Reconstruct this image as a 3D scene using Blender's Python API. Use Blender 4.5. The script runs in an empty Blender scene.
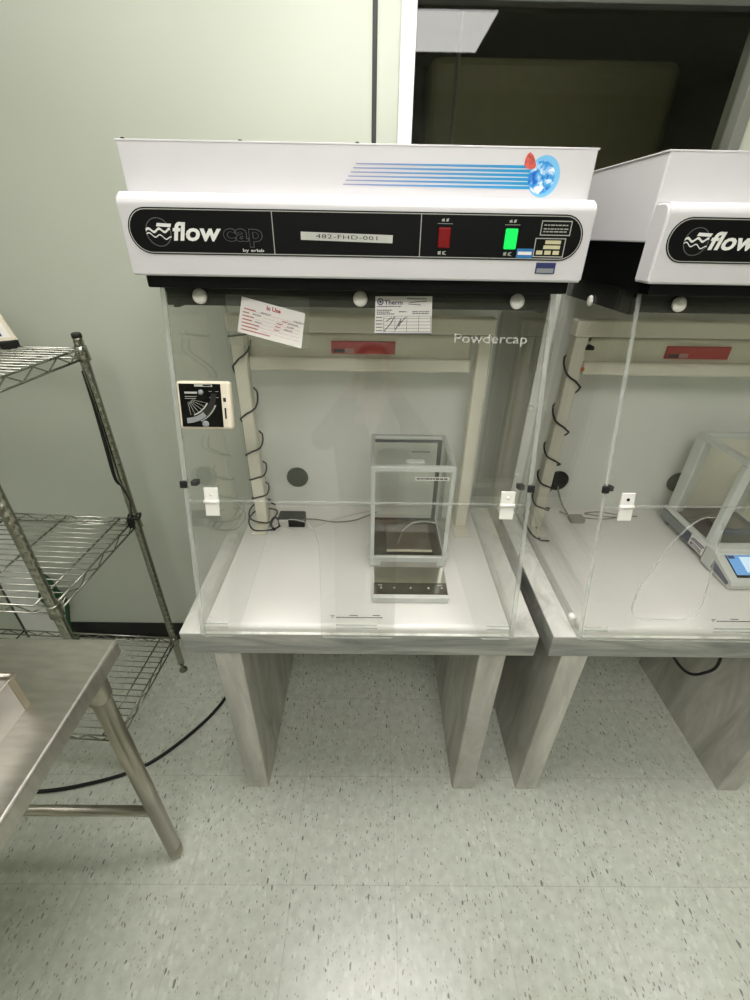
import bpy, bmesh, math, random
from mathutils import Vector, Matrix
random.seed(7)
PI = math.pi
SC = bpy.context.scene
COL = SC.collection

# ------------------------------------------------------------------ materials
def lin(c):
    def f(v):
        v /= 255.0
        return v / 12.92 if v <= 0.04045 else ((v + 0.055) / 1.055) ** 2.4
    return (f(c[0]), f(c[1]), f(c[2]), 1.0)

def new_mat(name):
    m = bpy.data.materials.new(name)
    m.use_nodes = True
    nt = m.node_tree
    for n in list(nt.nodes):
        nt.nodes.remove(n)
    out = nt.nodes.new('ShaderNodeOutputMaterial')
    return m, nt, out

def N(nt, kind, **kw):
    n = nt.nodes.new(kind)
    for k, v in kw.items():
        if k in n.inputs:
            n.inputs[k].default_value = v
        else:
            setattr(n, k, v)
    return n

def pmat(name, col, rough=0.5, metal=0.0, spec=0.5, vary=0.06, vscale=18.0, stretch=(1, 1, 1), bump=0.0, emit=None, estr=0.0):
    """principled with a gentle procedural tone variation"""
    m, nt, out = new_mat(name)
    b = N(nt, 'ShaderNodeBsdfPrincipled')
    b.inputs['Roughness'].default_value = rough
    b.inputs['Metallic'].default_value = metal
    b.inputs['Specular IOR Level'].default_value = spec
    tc = N(nt, 'ShaderNodeTexCoord')
    mp = N(nt, 'ShaderNodeMapping')
    mp.inputs['Scale'].default_value = stretch
    nt.links.new(tc.outputs['Object'], mp.inputs['Vector'])
    nz = N(nt, 'ShaderNodeTexNoise')
    nz.inputs['Scale'].default_value = vscale
    nz.inputs['Detail'].default_value = 4
    nt.links.new(mp.outputs['Vector'], nz.inputs['Vector'])
    mr = N(nt, 'ShaderNodeMapRange')
    mr.inputs['From Min'].default_value = 0.3
    mr.inputs['From Max'].default_value = 0.7
    mr.inputs['To Min'].default_value = 1 - vary
    mr.inputs['To Max'].default_value = 1 + vary
    nt.links.new(nz.outputs['Fac'], mr.inputs['Value'])
    mul = N(nt, 'ShaderNodeVectorMath', operation='SCALE')
    mul.inputs[0].default_value = lin(col)[:3]
    nt.links.new(mr.outputs['Result'], mul.inputs['Scale'])
    nt.links.new(mul.outputs['Vector'], b.inputs['Base Color'])
    if bump:
        bp = N(nt, 'ShaderNodeBump')
        bp.inputs['Strength'].default_value = bump
        bp.inputs['Distance'].default_value = 0.002
        nt.links.new(nz.outputs['Fac'], bp.inputs['Height'])
        nt.links.new(bp.outputs['Normal'], b.inputs['Normal'])
    if emit:
        b.inputs['Emission Color'].default_value = lin(emit)
        b.inputs['Emission Strength'].default_value = estr
    nt.links.new(b.outputs['BSDF'], out.inputs['Surface'])
    return m

def clear_mat(name, tint=(0.97, 0.975, 0.965), gloss=1.0, haze=0.0, hazecol=(200, 200, 190), rough=0.0, f0=0.04):
    """thin clear sheet: transparent with Schlick reflection, so light passes through the pane"""
    m, nt, out = new_mat(name)
    tr = N(nt, 'ShaderNodeBsdfTransparent')
    tr.inputs['Color'].default_value = (*tint, 1)
    gl = N(nt, 'ShaderNodeBsdfGlossy')
    gl.inputs['Roughness'].default_value = rough
    gl.inputs['Color'].default_value = (1, 1, 1, 1)
    lw = N(nt, 'ShaderNodeLayerWeight')
    lw.inputs['Blend'].default_value = 0.5
    pw = N(nt, 'ShaderNodeMath', operation='POWER')
    pw.inputs[1].default_value = 5.0
    nt.links.new(lw.outputs['Facing'], pw.inputs[0])
    ma = N(nt, 'ShaderNodeMath', operation='MULTIPLY_ADD')
    ma.inputs[1].default_value = (1 - f0) * gloss
    ma.inputs[2].default_value = f0 * gloss
    nt.links.new(pw.outputs[0], ma.inputs[0])
    mx = N(nt, 'ShaderNodeMixShader')
    nt.links.new(ma.outputs[0], mx.inputs['Fac'])
    base = tr.outputs[0]
    if haze > 0:
        df = N(nt, 'ShaderNodeBsdfDiffuse')
        df.inputs['Color'].default_value = lin(hazecol)
        nz = N(nt, 'ShaderNodeTexNoise')
        nz.inputs['Scale'].default_value = 9
        nz.inputs['Detail'].default_value = 5
        mr = N(nt, 'ShaderNodeMapRange')
        mr.inputs['From Min'].default_value = 0.3
        mr.inputs['From Max'].default_value = 0.7
        mr.inputs['To Min'].default_value = haze * 0.7
        mr.inputs['To Max'].default_value = haze * 1.3
        nt.links.new(nz.outputs['Fac'], mr.inputs['Value'])
        m2 = N(nt, 'ShaderNodeMixShader')
        nt.links.new(mr.outputs['Result'], m2.inputs['Fac'])
        nt.links.new(tr.outputs[0], m2.inputs[1])
        nt.links.new(df.outputs[0], m2.inputs[2])
        base = m2.outputs[0]
    nt.links.new(base, mx.inputs[1])
    nt.links.new(gl.outputs[0], mx.inputs[2])
    nt.links.new(mx.outputs[0], out.inputs['Surface'])
    return m

def emit_mat(name, col, s):
    m, nt, out = new_mat(name)
    e = N(nt, 'ShaderNodeEmission')
    e.inputs['Color'].default_value = lin(col)
    e.inputs['Strength'].default_value = s
    nt.links.new(e.outputs[0], out.inputs['Surface'])
    return m

def marble_mat(name, light, dark, scale=(1, 1, 1), rough=0.35, contrast=(0.35, 0.72)):
    m, nt, out = new_mat(name)
    b = N(nt, 'ShaderNodeBsdfPrincipled')
    b.inputs['Roughness'].default_value = rough
    tc = N(nt, 'ShaderNodeTexCoord')
    mp = N(nt, 'ShaderNodeMapping')
    mp.inputs['Scale'].default_value = scale
    mp.inputs['Rotation'].default_value = (0.12, 0.1, 0.15)
    nt.links.new(tc.outputs['Object'], mp.inputs['Vector'])
    n1 = N(nt, 'ShaderNodeTexNoise')
    n1.inputs['Scale'].default_value = 6
    n1.inputs['Detail'].default_value = 8
    n1.inputs['Roughness'].default_value = 0.62
    n1.inputs['Distortion'].default_value = 0.9
    nt.links.new(mp.outputs[0], n1.inputs['Vector'])
    r = N(nt, 'ShaderNodeValToRGB')
    r.color_ramp.elements[0].position = contrast[0]
    r.color_ramp.elements[0].color = lin(dark)
    r.color_ramp.elements[1].position = contrast[1]
    r.color_ramp.elements[1].color = lin(light)
    nt.links.new(n1.outputs['Fac'], r.inputs['Fac'])
    nt.links.new(r.outputs[0], b.inputs['Base Color'])
    nt.links.new(b.outputs[0], out.inputs['Surface'])
    return m

def floor_mat():
    m, nt, out = new_mat('floor_vinyl')
    L = nt.links.new
    b = N(nt, 'ShaderNodeBsdfPrincipled')
    tc = N(nt, 'ShaderNodeTexCoord')
    # tile seams
    sx = N(nt, 'ShaderNodeSeparateXYZ')
    L(tc.outputs['Object'], sx.inputs[0])
    def seam(sock, off):
        a = N(nt, 'ShaderNodeMath', operation='SUBTRACT'); a.inputs[1].default_value = off
        L(sock, a.inputs[0])
        d = N(nt, 'ShaderNodeMath', operation='PINGPONG'); d.inputs[1].default_value = 0.1524
        L(a.outputs[0], d.inputs[0])
        c = N(nt, 'ShaderNodeMath', operation='LESS_THAN'); c.inputs[1].default_value = 0.0011
        L(d.outputs[0], c.inputs[0])
        return c
    s1 = seam(sx.outputs[0], 0.39); s2 = seam(sx.outputs[1], 0.523)
    mx = N(nt, 'ShaderNodeMath', operation='MAXIMUM')
    L(s1.outputs[0], mx.inputs[0]); L(s2.outputs[0], mx.inputs[1])
    # mottled base
    n1 = N(nt, 'ShaderNodeTexNoise'); n1.inputs['Scale'].default_value = 38; n1.inputs['Detail'].default_value = 5
    L(tc.outputs['Object'], n1.inputs['Vector'])
    r1 = N(nt, 'ShaderNodeValToRGB')
    r1.color_ramp.elements[0].position = 0.3; r1.color_ramp.elements[0].color = lin((198, 201, 188))
    r1.color_ramp.elements[1].position = 0.7; r1.color_ramp.elements[1].color = lin((215, 218, 206))
    L(n1.outputs['Fac'], r1.inputs['Fac'])
    # chips: stretched voronoi cells, only some of them
    def chips(scale, stretch, size, thr, seed):
        mp = N(nt, 'ShaderNodeMapping'); mp.inputs['Scale'].default_value = stretch; mp.inputs['Location'].default_value = (seed, seed * 1.7, 0)
        mp.inputs['Rotation'].default_value = (0, 0, 0.25)
        L(tc.outputs['Object'], mp.inputs['Vector'])
        nzz = N(nt, 'ShaderNodeTexNoise'); nzz.inputs['Scale'].default_value = 60
        L(tc.outputs['Object'], nzz.inputs['Vector'])
        ad = N(nt, 'ShaderNodeVectorMath', operation='MULTIPLY_ADD')
        ad.inputs[1].default_value = (0.012, 0.012, 0.0)
        L(nzz.outputs['Color'], ad.inputs[0]); L(mp.outputs[0], ad.inputs[2])
        v = N(nt, 'ShaderNodeTexVoronoi', voronoi_dimensions='2D'); v.inputs['Scale'].default_value = scale
        L(ad.outputs[0], v.inputs['Vector'])
        sep = N(nt, 'ShaderNodeSeparateColor'); L(v.outputs['Color'], sep.inputs[0])
        # size varies per cell
        sz = N(nt, 'ShaderNodeMath', operation='MULTIPLY'); sz.inputs[1].default_value = size
        L(sep.outputs[1], sz.inputs[0])
        a = N(nt, 'ShaderNodeMath', operation='LESS_THAN'); L(v.outputs['Distance'], a.inputs[0]); L(sz.outputs[0], a.inputs[1])
        c = N(nt, 'ShaderNodeMath', operation='GREATER_THAN'); c.inputs[1].default_value = thr
        L(sep.outputs[0], c.inputs[0])
        mm = N(nt, 'ShaderNodeMath', operation='MULTIPLY'); L(a.outputs[0], mm.inputs[0]); L(c.outputs[0], mm.inputs[1])
        return mm
    col = r1.outputs[0]
    for (scale, st, size, thr, seed, cc, fac) in ((58, (1.7, 0.75, 1), 0.24, 0.74, 3.1, (104, 98, 80), 0.6), (90, (1.3, 0.8, 1), 0.27, 0.72, 9.7, (132, 126, 106), 0.5), (44, (1.3, 0.8, 1), 0.36, 0.7, 5.3, (226, 229, 216), 0.5), (34, (1.9, 0.7, 1), 0.19, 0.84, 1.3, (70, 76, 74), 0.7)):
        ch = chips(scale, st, size, thr, seed)
        f = N(nt, 'ShaderNodeMath', operation='MULTIPLY'); f.inputs[1].default_value = fac
        L(ch.outputs[0], f.inputs[0])
        mc = N(nt, 'ShaderNodeMix', data_type='RGBA')
        L(f.outputs[0], mc.inputs['Factor']); L(col, mc.inputs['A']); mc.inputs['B'].default_value = lin(cc)
        col = mc.outputs['Result']
    f = N(nt, 'ShaderNodeMath', operation='MULTIPLY'); f.inputs[1].default_value = 0.25
    L(mx.outputs[0], f.inputs[0])
    mc = N(nt, 'ShaderNodeMix', data_type='RGBA')
    L(f.outputs[0], mc.inputs['Factor']); L(col, mc.inputs['A']); mc.inputs['B'].default_value = lin((120, 116, 98))
    L(mc.outputs['Result'], b.inputs['Base Color'])
    n2 = N(nt, 'ShaderNodeTexNoise'); n2.inputs['Scale'].default_value = 7; n2.inputs['Detail'].default_value = 6
    L(tc.outputs['Object'], n2.inputs['Vector'])
    mr = N(nt, 'ShaderNodeMapRange'); mr.inputs['To Min'].default_value = 0.19; mr.inputs['To Max'].default_value = 0.30
    L(n2.outputs['Fac'], mr.inputs['Value']); L(mr.outputs['Result'], b.inputs['Roughness'])
    bp = N(nt, 'ShaderNodeBump'); bp.inputs['Strength'].default_value = 0.12; bp.inputs['Distance'].default_value = 0.002
    n3 = N(nt, 'ShaderNodeTexNoise'); n3.inputs['Scale'].default_value = 45
    L(tc.outputs['Object'], n3.inputs['Vector']); L(n3.outputs['Fac'], bp.inputs['Height']); L(bp.outputs['Normal'], b.inputs['Normal'])
    L(b.outputs[0], out.inputs['Surface'])
    return m

def globe_mat():
    m, nt, out = new_mat('globe_print')
    b = N(nt, 'ShaderNodeBsdfPrincipled'); b.inputs['Roughness'].default_value = 0.4
    tc = N(nt, 'ShaderNodeTexCoord')
    n = N(nt, 'ShaderNodeTexNoise'); n.inputs['Scale'].default_value = 85; n.inputs['Detail'].default_value = 5; n.inputs['Distortion'].default_value = 0.6
    nt.links.new(tc.outputs['Object'], n.inputs['Vector'])
    r = N(nt, 'ShaderNodeValToRGB')
    e = r.color_ramp.elements
    e[0].position = 0.38; e[0].color = lin((28, 92, 190))
    e[1].position = 0.66; e[1].color = lin((240, 246, 250))
    x = e.new(0.5); x.color = lin((70, 165, 225))
    nt.links.new(n.outputs['Fac'], r.inputs['Fac']); nt.links.new(r.outputs[0], b.inputs['Base Color'])
    nt.links.new(b.outputs[0], out.inputs['Surface'])
    return m

def streak_mat():
    """printed blue lines that turn from grey violet to cyan along their length (a printed gradient)"""
    m, nt, out = new_mat('streak_print')
    b = N(nt, 'ShaderNodeBsdfPrincipled'); b.inputs['Roughness'].default_value = 0.4
    tc = N(nt, 'ShaderNodeTexCoord'); s = N(nt, 'ShaderNodeSeparateXYZ')
    nt.links.new(tc.outputs['Generated'], s.inputs[0])
    r = N(nt, 'ShaderNodeValToRGB'); e = r.color_ramp.elements
    e[0].position = 0.0; e[0].color = lin((150, 150, 185))
    e[1].position = 0.9; e[1].color = lin((30, 150, 205))
    x = e.new(0.45); x.color = lin((90, 150, 200))
    nt.links.new(s.outputs[0], r.inputs['Fac']); nt.links.new(r.outputs[0], b.inputs['Base Color'])
    nt.links.new(b.outputs[0], out.inputs['Surface'])
    return m

M = {}
M['floor'] = floor_mat()
M['wall'] = pmat('wall_paint', (190, 195, 180), 0.3, spec=0.45, vary=0.025, vscale=3, bump=0.03)
M['ceiling'] = pmat('ceiling_tile', (215, 216, 206), 0.9, vary=0.05, vscale=60)
M['baseboard'] = pmat('black_rubber_base', (14, 14, 14), 0.5)
M['strip'] = pmat('dark_joint', (40, 42, 40), 0.5)
M['white_frame'] = pmat('white_alu_frame', (232, 232, 228), 0.4, vary=0.02)
M['grey_frame'] = pmat('grey_alu_frame', (120, 122, 112), 0.4, vary=0.03)
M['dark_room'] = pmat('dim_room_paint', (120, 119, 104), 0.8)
M['olive'] = pmat('olive_box_paint', (120, 118, 88), 0.6)
M['pilaster'] = pmat('pilaster_paint', (226, 227, 222), 0.4, vary=0.03)
M['white'] = pmat('white_enamel', (212, 210, 211), 0.32, vary=0.012)
M['white_plastic'] = pmat('white_plastic', (236, 234, 226), 0.35, vary=0.02)
M['tray'] = pmat('white_tray', (232, 230, 224), 0.35, vary=0.015, vscale=6)
M['back'] = pmat('back_panel_grey', (226, 227, 220), 0.45, vary=0.015)
M['black'] = pmat('black_satin', (5, 5, 5), 0.5, spec=.2)
M['black_gloss'] = pmat('black_gloss', (5, 5, 5), 0.18, spec=.35)
M['black_soft'] = pmat('black_rubber', (16, 16, 16), 0.6)
M['charcoal'] = pmat('charcoal_rail', (42, 42, 38), 0.45, spec=.25)
M['beige'] = pmat('beige_plastic', (230, 225, 208), 0.45, vary=0.03)
M['cream'] = pmat('cream_plastic', (226, 216, 194), 0.5, vary=0.04)
M['clear'] = clear_mat('clear_acrylic', tint=(.99, .992, .988), haze=0.008)
M['edge'] = clear_mat('acrylic_edge', tint=(0.85, 0.87, 0.85), haze=0.32, hazecol=(228, 230, 224), rough=0.15)
M['sleeve'] = clear_mat('clear_sleeve', tint=(0.93, 0.94, 0.92), haze=0.05, f0=0.04)
M['glass'] = clear_mat('balance_glass', tint=(0.975, 0.98, 0.972), haze=0.012)
M['window_glass'] = clear_mat('window_glass', tint=(0.8, 0.81, 0.77), f0=0.05, gloss=0.5)
M['frost'] = pmat('etched_white', (232, 232, 226), 0.6)
M['marble_top'] = marble_mat('marble_top', (230, 229, 221), (172, 173, 165), (1.8, 1.0, 3), 0.3, (0.3, 0.62))
M['marble_leg'] = marble_mat('marble_leg', (216, 213, 203), (158, 157, 148), (1.6, 1.8, 0.4), 0.4, (0.3, 0.7))
M['marble_edge'] = marble_mat('marble_rough_edge', (188, 187, 178), (118, 121, 118), (0.35, 1.0, 3.4), 0.5, (0.34, 0.66))
M['chrome'] = pmat('chrome_wire', (160, 160, 150), 0.22, metal=1.0, vary=0.04)
M['chrome_post'] = pmat('chrome_post', (165, 165, 152), 0.25, metal=1.0, vary=0.04)
M['groove'] = pmat('post_groove', (60, 60, 54), 0.5, metal=0.6)
M['steel'] = pmat('brushed_steel', (205, 201, 193), 0.33, metal=1.0, vary=0.1, vscale=9, stretch=(2, 9, 2), bump=0.05)
M['steel_tube'] = pmat('satin_steel_tube', (180, 174, 162), 0.34, metal=1.0, vary=0.05, stretch=(1, 1, 0.2))
M['steel_pan'] = pmat('pan_steel', (212, 209, 203), 0.4, metal=0.85, vary=0.05)
M['alu'] = pmat('shield_aluminium', (212, 215, 210), 0.4, metal=0.2, vary=0.02)
M['bal_body'] = pmat('balance_body', (208, 210, 204), 0.4, vary=0.02)
M['bal_floor'] = pmat('chamber_floor', (88, 80, 66), 0.3, metal=0.5, vary=0.05)
M['bal_pan'] = pmat('weighing_pan', (112, 102, 88), 0.35, metal=0.4, vary=0.04)
M['pan_rim'] = pmat('pan_rim', (225, 216, 196), 0.3, metal=0.5, vary=0.03)
M['mirror'] = pmat('mirror_console', (244, 241, 234), 0.12, metal=1.0, vary=0.03)
M['blue_grey'] = pmat('blue_grey_panel', (92, 98, 112), 0.35)
M['grey_window'] = pmat('grey_display', (140, 144, 144), 0.3)
M['screen'] = pmat('blue_screen', (90, 140, 200), 0.2, emit=(120, 175, 225), estr=0.35)
M['screen_light'] = pmat('pale_screen', (190, 215, 235), 0.2, emit=(200, 220, 238), estr=0.42)
M['paper'] = pmat('paper', (238, 234, 228), 0.8, vary=0.01)
M['red'] = pmat('red_print', (176, 34, 46), 0.6)
M['red_label'] = pmat('red_label', (190, 44, 40), 0.5)
M['red_dark'] = pmat('dark_red_switch', (120, 8, 14), 0.25)
M['pink_ink'] = pmat('pink_ink', (205, 150, 150), 0.7)
M['ink'] = pmat('grey_ink', (96, 92, 100), 0.7)
M['ink_dark'] = pmat('dark_ink', (44, 42, 48), 0.7)
M['navy'] = pmat('navy_print', (38, 48, 96), 0.5)
M['blue'] = pmat('blue_print', (40, 120, 185), 0.5)
M['halo'] = pmat('halo_print', (120, 190, 232), 0.5)
M['cyan'] = streak_mat()
M['globe'] = globe_mat()
M['butterfly'] = pmat('butterfly_print', (196, 84, 72), 0.5, vary=0.35, vscale=220)
M['green_lit'] = pmat('lit_green_switch', (10, 150, 60), 0.25, emit=(20, 230, 90), estr=0.75)
M['green'] = pmat('green_hose', (26, 74, 44), 0.5)
M['plate_cream'] = pmat('plate_cream', (205, 198, 160), 0.5)
M['line_grey'] = pmat('line_grey', (172, 172, 164), 0.5)
M['outline'] = pmat('outline_grey', (92, 92, 90), 0.5)
M['hole'] = pmat('grommet_olive', (62, 66, 54), 0.7)
M['orange'] = pmat('orange_cap', (190, 110, 40), 0.5)
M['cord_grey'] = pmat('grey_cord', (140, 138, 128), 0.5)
M['cord_white'] = pmat('white_cord', (225, 222, 212), 0.5)
M['label_silver'] = pmat('silver_label', (196, 196, 188), 0.4)
M['brown'] = pmat('brown_stain', (150, 140, 118), 0.7)
M['lamp'] = emit_mat('lamp_diffuser', (255, 252, 249), 10.0)
M['fill_faint'] = emit_mat('fill_diffuser_faint', (255, 250, 235), 4.5)  # added fill light for the room beyond
M['fill_dim'] = emit_mat('fill_diffuser_dim', (255, 252, 249), 3.6)  # added fill panels at both sides
M['lamp_soft'] = emit_mat('lamp_diffuser_soft', (255, 252, 249), 10.0)
M['mirror_dark'] = pmat('mirror_key_strip', (165, 163, 156), 0.14, metal=1.0, vary=0.03)
M['filter'] = pmat('filter_mat', (226, 222, 208), 0.8, vary=0.03, vscale=120)
M['etch'] = pmat('etched_grey', (196, 197, 190), 0.7)
M['dark_frame'] = pmat('dark_window_frame', (72, 73, 66), 0.5)
M['skin'] = pmat('skin', (196, 150, 124), 0.5)
M['jacket'] = pmat('dark_jacket', (46, 46, 44), 0.8)
M['trousers'] = pmat('dark_trousers', (40, 42, 50), 0.8)
M['shirt'] = pmat('white_shirt', (225, 225, 220), 0.8)
M['hair'] = pmat('dark_hair', (40, 34, 28), 0.7)
M['shoe'] = pmat('shoe_black', (20, 20, 20), 0.5)

# ------------------------------------------------------------------ mesh builder
class MB:
    def __init__(self):
        self.bm = bmesh.new()
    def poly(self, pts, mi=0):
        f = self.bm.faces.new([self.bm.verts.new(p) for p in pts]); f.material_index = mi
        return f
    def box(self, x0, x1, y0, y1, z0, z1, bevel=0.0, seg=2, mi=0, xf=None):
        t = bmesh.new()
        bmesh.ops.create_cube(t, size=1)
        for v in t.verts:
            v.co = Vector((x0 + (v.co.x + .5) * (x1 - x0), y0 + (v.co.y + .5) * (y1 - y0), z0 + (v.co.z + .5) * (z1 - z0)))
        if bevel:
            bmesh.ops.bevel(t, geom=list(t.edges), offset=bevel, segments=seg, affect='EDGES', profile=0.5)
        for f in t.faces:
            f.material_index = mi
        if xf:
            for v in t.verts: v.co = Vector(xf(v.co))
        self.join(t)
        return self
    def join(self, t):
        me = bpy.data.meshes.new('tmp'); t.to_mesh(me); t.free()
        self.bm.from_mesh(me); bpy.data.meshes.remove(me)
    def cyl(self, p0, p1, r, seg=16, r1=None, mi=0, cap=True):
        return self.tube([p0, p1], [r, r if r1 is None else r1], seg, mi, cap)
    def tube(self, pts, r, seg=8, mi=0, cap=True):
        pts = [Vector(p) for p in pts]
        n = len(pts)
        rs = r if isinstance(r, (list, tuple)) else [r] * n
        rings = []
        up = None
        for i, p in enumerate(pts):
            d = (pts[min(i + 1, n - 1)] - pts[max(i - 1, 0)])
            if d.length < 1e-9: d = Vector((0, 0, 1))
            d.normalize()
            if up is None:
                up = Vector((0, 0, 1)) if abs(d.z) < .9 else Vector((1, 0, 0))
            a = d.cross(up)
            if a.length < 1e-6:
                up = Vector((0, 1, 0)); a = d.cross(up)
            a.normalize(); b = a.cross(d).normalized(); up = b
            rings.append([self.bm.verts.new(p + (a * math.cos(2 * PI * k / seg) + b * math.sin(2 * PI * k / seg)) * rs[i]) for k in range(seg)])
        for i in range(n - 1):
            for k in range(seg):
                f = self.bm.faces.new((rings[i][k], rings[i][(k + 1) % seg], rings[i + 1][(k + 1) % seg], rings[i + 1][k]))
                f.material_index = mi; f.smooth = True
        if cap:
            self.bm.faces.new(rings[0][::-1]).material_index = mi
            self.bm.faces.new(rings[-1]).material_index = mi
        return self
    def dome(self, c, nrm, r, h, seg=16, mi=0):
        """a flattened button standing on a point, facing nrm"""
        nrm = Vector(nrm).normalized(); c = Vector(c)
        prof = [(0, r), (h * .45, r), (h * .8, r * .82), (h, r * .45)]
        return self.tube([c + nrm * a for a, _ in prof], [b for _, b in prof], seg, mi)
    def prism(self, loops, d0, d1, fmap, mi=0, mi_side=None):
        """loops: outer (and hole) outlines in 2D; extruded between depths d0 and d1; fmap(u, v, w) -> world"""
        t = bmesh.new()
        if len(loops) == 1:
            t.faces.new([t.verts.new((u, v, d0)) for u, v in loops[0]])
        else:
            ed = []
            for lp in loops:
                vs = [t.verts.new((u, v, d0)) for u, v in lp]
                ed += [t.edges.new((vs[i], vs[(i + 1) % len(vs)])) for i in range(len(vs))]
            bmesh.ops.triangle_fill(t, edges=ed, use_beauty=True, use_dissolve=False)
        r = bmesh.ops.extrude_face_region(t, geom=list(t.faces))
        for e in r['geom']:
            if isinstance(e, bmesh.types.BMVert): e.co.z = d1
        t.normal_update()
        for f in t.faces:
            f.material_index = (mi if mi_side is None else mi_side) if abs(f.normal.z) < .5 else mi
        for v in t.verts: v.co = Vector(fmap(*v.co))
        bmesh.ops.recalc_face_normals(t, faces=list(t.faces))
        self.join(t)
        return self
    def text(self, body, box, fmap, d=0.0004, bold=0.0, shear=0.0, mi=0, outline=False, spacing=1.0):
        """lettering stretched into box = (u0, u1, v0, v1)"""
        cu = bpy.data.curves.new('tmp_text', 'FONT'); cu.body = body; cu.size = 1; cu.extrude = 0.02
        cu.offset = bold; cu.shear = shear; cu.resolution_u = 3; cu.space_character = spacing
        if outline: cu.fill_mode = 'NONE' if hasattr(cu, 'fill_mode') and False else cu.fill_mode
        o = bpy.data.objects.new('tmp_text', cu); COL.objects.link(o)
        dg = bpy.context.evaluated_depsgraph_get(); dg.update()
        me = bpy.data.meshes.new_from_object(o.evaluated_get(dg))
        xs = [v.co.x for v in me.vertices]; ys = [v.co.y for v in me.vertices]
        if xs:
            ax, bx, ay, by = min(xs), max(xs), min(ys), max(ys)
            for v in me.vertices:
                u = box[0] + (v.co.x - ax) / (bx - ax) * (box[1] - box[0])
                w = box[2] + (v.co.y - ay) / max(by - ay, 1e-6) * (box[3] - box[2])
                v.co = Vector(fmap(u, w, d if v.co.z > 0 else 0.0))
            for p in me.polygons: p.material_index = mi
            self.bm.from_mesh(me)
        bpy.data.objects.remove(o); bpy.data.curves.remove(cu); bpy.data.meshes.remove(me)
        return self

ORG = {}
def obj(name, mb, mats, parent=None, smooth=None, label=None):
    me = bpy.data.meshes.new(name)
    bm = mb.bm
    bmesh.ops.recalc_face_normals(bm, faces=list(bm.faces)) if smooth == 'recalc' else None
    off = ORG[parent.name] if parent else None
    if off is not None:
        bmesh.ops.translate(bm, verts=list(bm.verts), vec=-off)
    bm.to_mesh(me); bm.free()
    if not isinstance(mats, (list, tuple)): mats = [mats]
    for m in mats: me.materials.append(M[m] if isinstance(m, str) else m)
    o = bpy.data.objects.new(name, me); COL.objects.link(o)
    if parent:
        o.parent = parent; ORG[o.name] = off
    else:
        ORG[o.name] = Vector((0, 0, 0))
    if label: o['label'] = label
    return o
def recenter(o):
    """move a top-level mesh's origin to the middle of its base"""
    me = o.data
    xs = [v.co for v in me.vertices]
    c = Vector(((min(v.x for v in xs) + max(v.x for v in xs)) / 2, (min(v.y for v in xs) + max(v.y for v in xs)) / 2, min(v.z for v in xs)))
    for v in me.vertices: v.co -= c
    o.location = c
def tag(o, label, cat, group=None):
    o['label'] = label; o['category'] = cat
    if group: o['group'] = group
    return o
def thing(name, label, cat, loc, group=None):
    o = bpy.data.objects.new(name, None); COL.objects.link(o)
    o.location = loc; o.empty_display_size = 0.1
    ORG[o.name] = Vector(loc)
    return tag(o, label, cat, group)
def single(name, mb, mats, label, cat, group=None):
    o = obj(name, mb, mats); recenter(o)
    return tag(o, label, cat, group)
def struct(name, mb, mats, parent=None):
    o = obj(name, mb, mats, parent)
    if not parent:
        o['kind'] = 'structure'
    return o
def spline(pts, n=12):
    """Catmull-Rom through the points"""
    P = [Vector(p) for p in pts]; P = [P[0] * 2 - P[1]] + P + [P[-1] * 2 - P[-2]]
    out = []
    for i in range(1, len(P) - 2):
        for k in range(n):
            t = k / n
            a, b, c, d = P[i - 1], P[i], P[i + 1], P[i + 2]
            out.append(.5 * ((2 * b) + (c - a) * t + (2 * a - 5 * b + 4 * c - d) * t * t + (3 * b - a - 3 * c + d) * t ** 3))
    out.append(P[-2])
    return out

# ------------------------------------------------------------------ camera
CAM = Vector((0, 0, 1.65))
def cam_rows(p, r, y):
    p, r, y = map(math.radians, (p, r, y))
    f = Vector((math.sin(y) * math.cos(p), math.cos(y) * math.cos(p), -math.sin(p)))
    r0 = Vector((math.cos(y), -math.sin(y), 0)); u0 = r0.cross(f)
    return math.cos(r) * r0 + math.sin(r) * u0, -math.sin(r) * r0 + math.cos(r) * u0, f
rt, up_, fw = cam_rows(31.24, 1.027, 0.58)
cd = bpy.data.cameras.new('camera'); cam = bpy.data.objects.new('camera', cd); COL.objects.link(cam)
cd.sensor_fit = 'HORIZONTAL'; cd.sensor_width = 36; cd.lens = 440.8 / 750 * 36; cd.clip_start = 0.01; cd.clip_end = 50
cam.matrix_world = Matrix(((rt.x, up_.x, -fw.x, CAM.x), (rt.y, up_.y, -fw.y, CAM.y), (rt.z, up_.z, -fw.z, CAM.z), (0, 0, 0, 1)))
SC.camera = cam

# ------------------------------------------------------------------ room
WY = 1.449                     # face of the back wall
RX0, RX1, RY0, CH = -2.6, 2.7, -2.4, 2.75
WX0, WX1, WZ0, WZ1 = 0.055, 0.935, 0.80, 2.15   # window opening
struct('floor', MB().box(RX0, RX1, RY0, WY + .1, -0.05, 0), 'floor')
struct('ceiling', MB().box(RX0, RX1, RY0, WY + .1, CH, CH + .05), 'ceiling')
w = MB()
w.box(RX0, WX0, WY, WY + .1, 0, CH).box(WX1, RX1, WY, WY + .1, 0, CH).box(WX0, WX1, WY, WY + .1, 0, WZ0).box(WX0, WX1, WY, WY + .1, WZ1, CH)
struct('wall_back', w, 'wall')
struct('wall_left', MB().box(RX0 - .1, RX0, RY0, WY + .1, 0, CH), 'wall')
struct('wall_right', MB().box(RX1, RX1 + .1, RY0, WY + .1, 0, CH), 'wall')
struct('wall_front', MB().box(RX0, RX1, RY0 - .1, RY0, 0, CH), 'wall')
b = MB().box(-1.40, RX1, WY - .008, WY, 0, .094, .002).box(-1.40, RX1, WY - .016, WY, 0, .012, .004)
struct('baseboard_back', b, 'baseboard')
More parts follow.
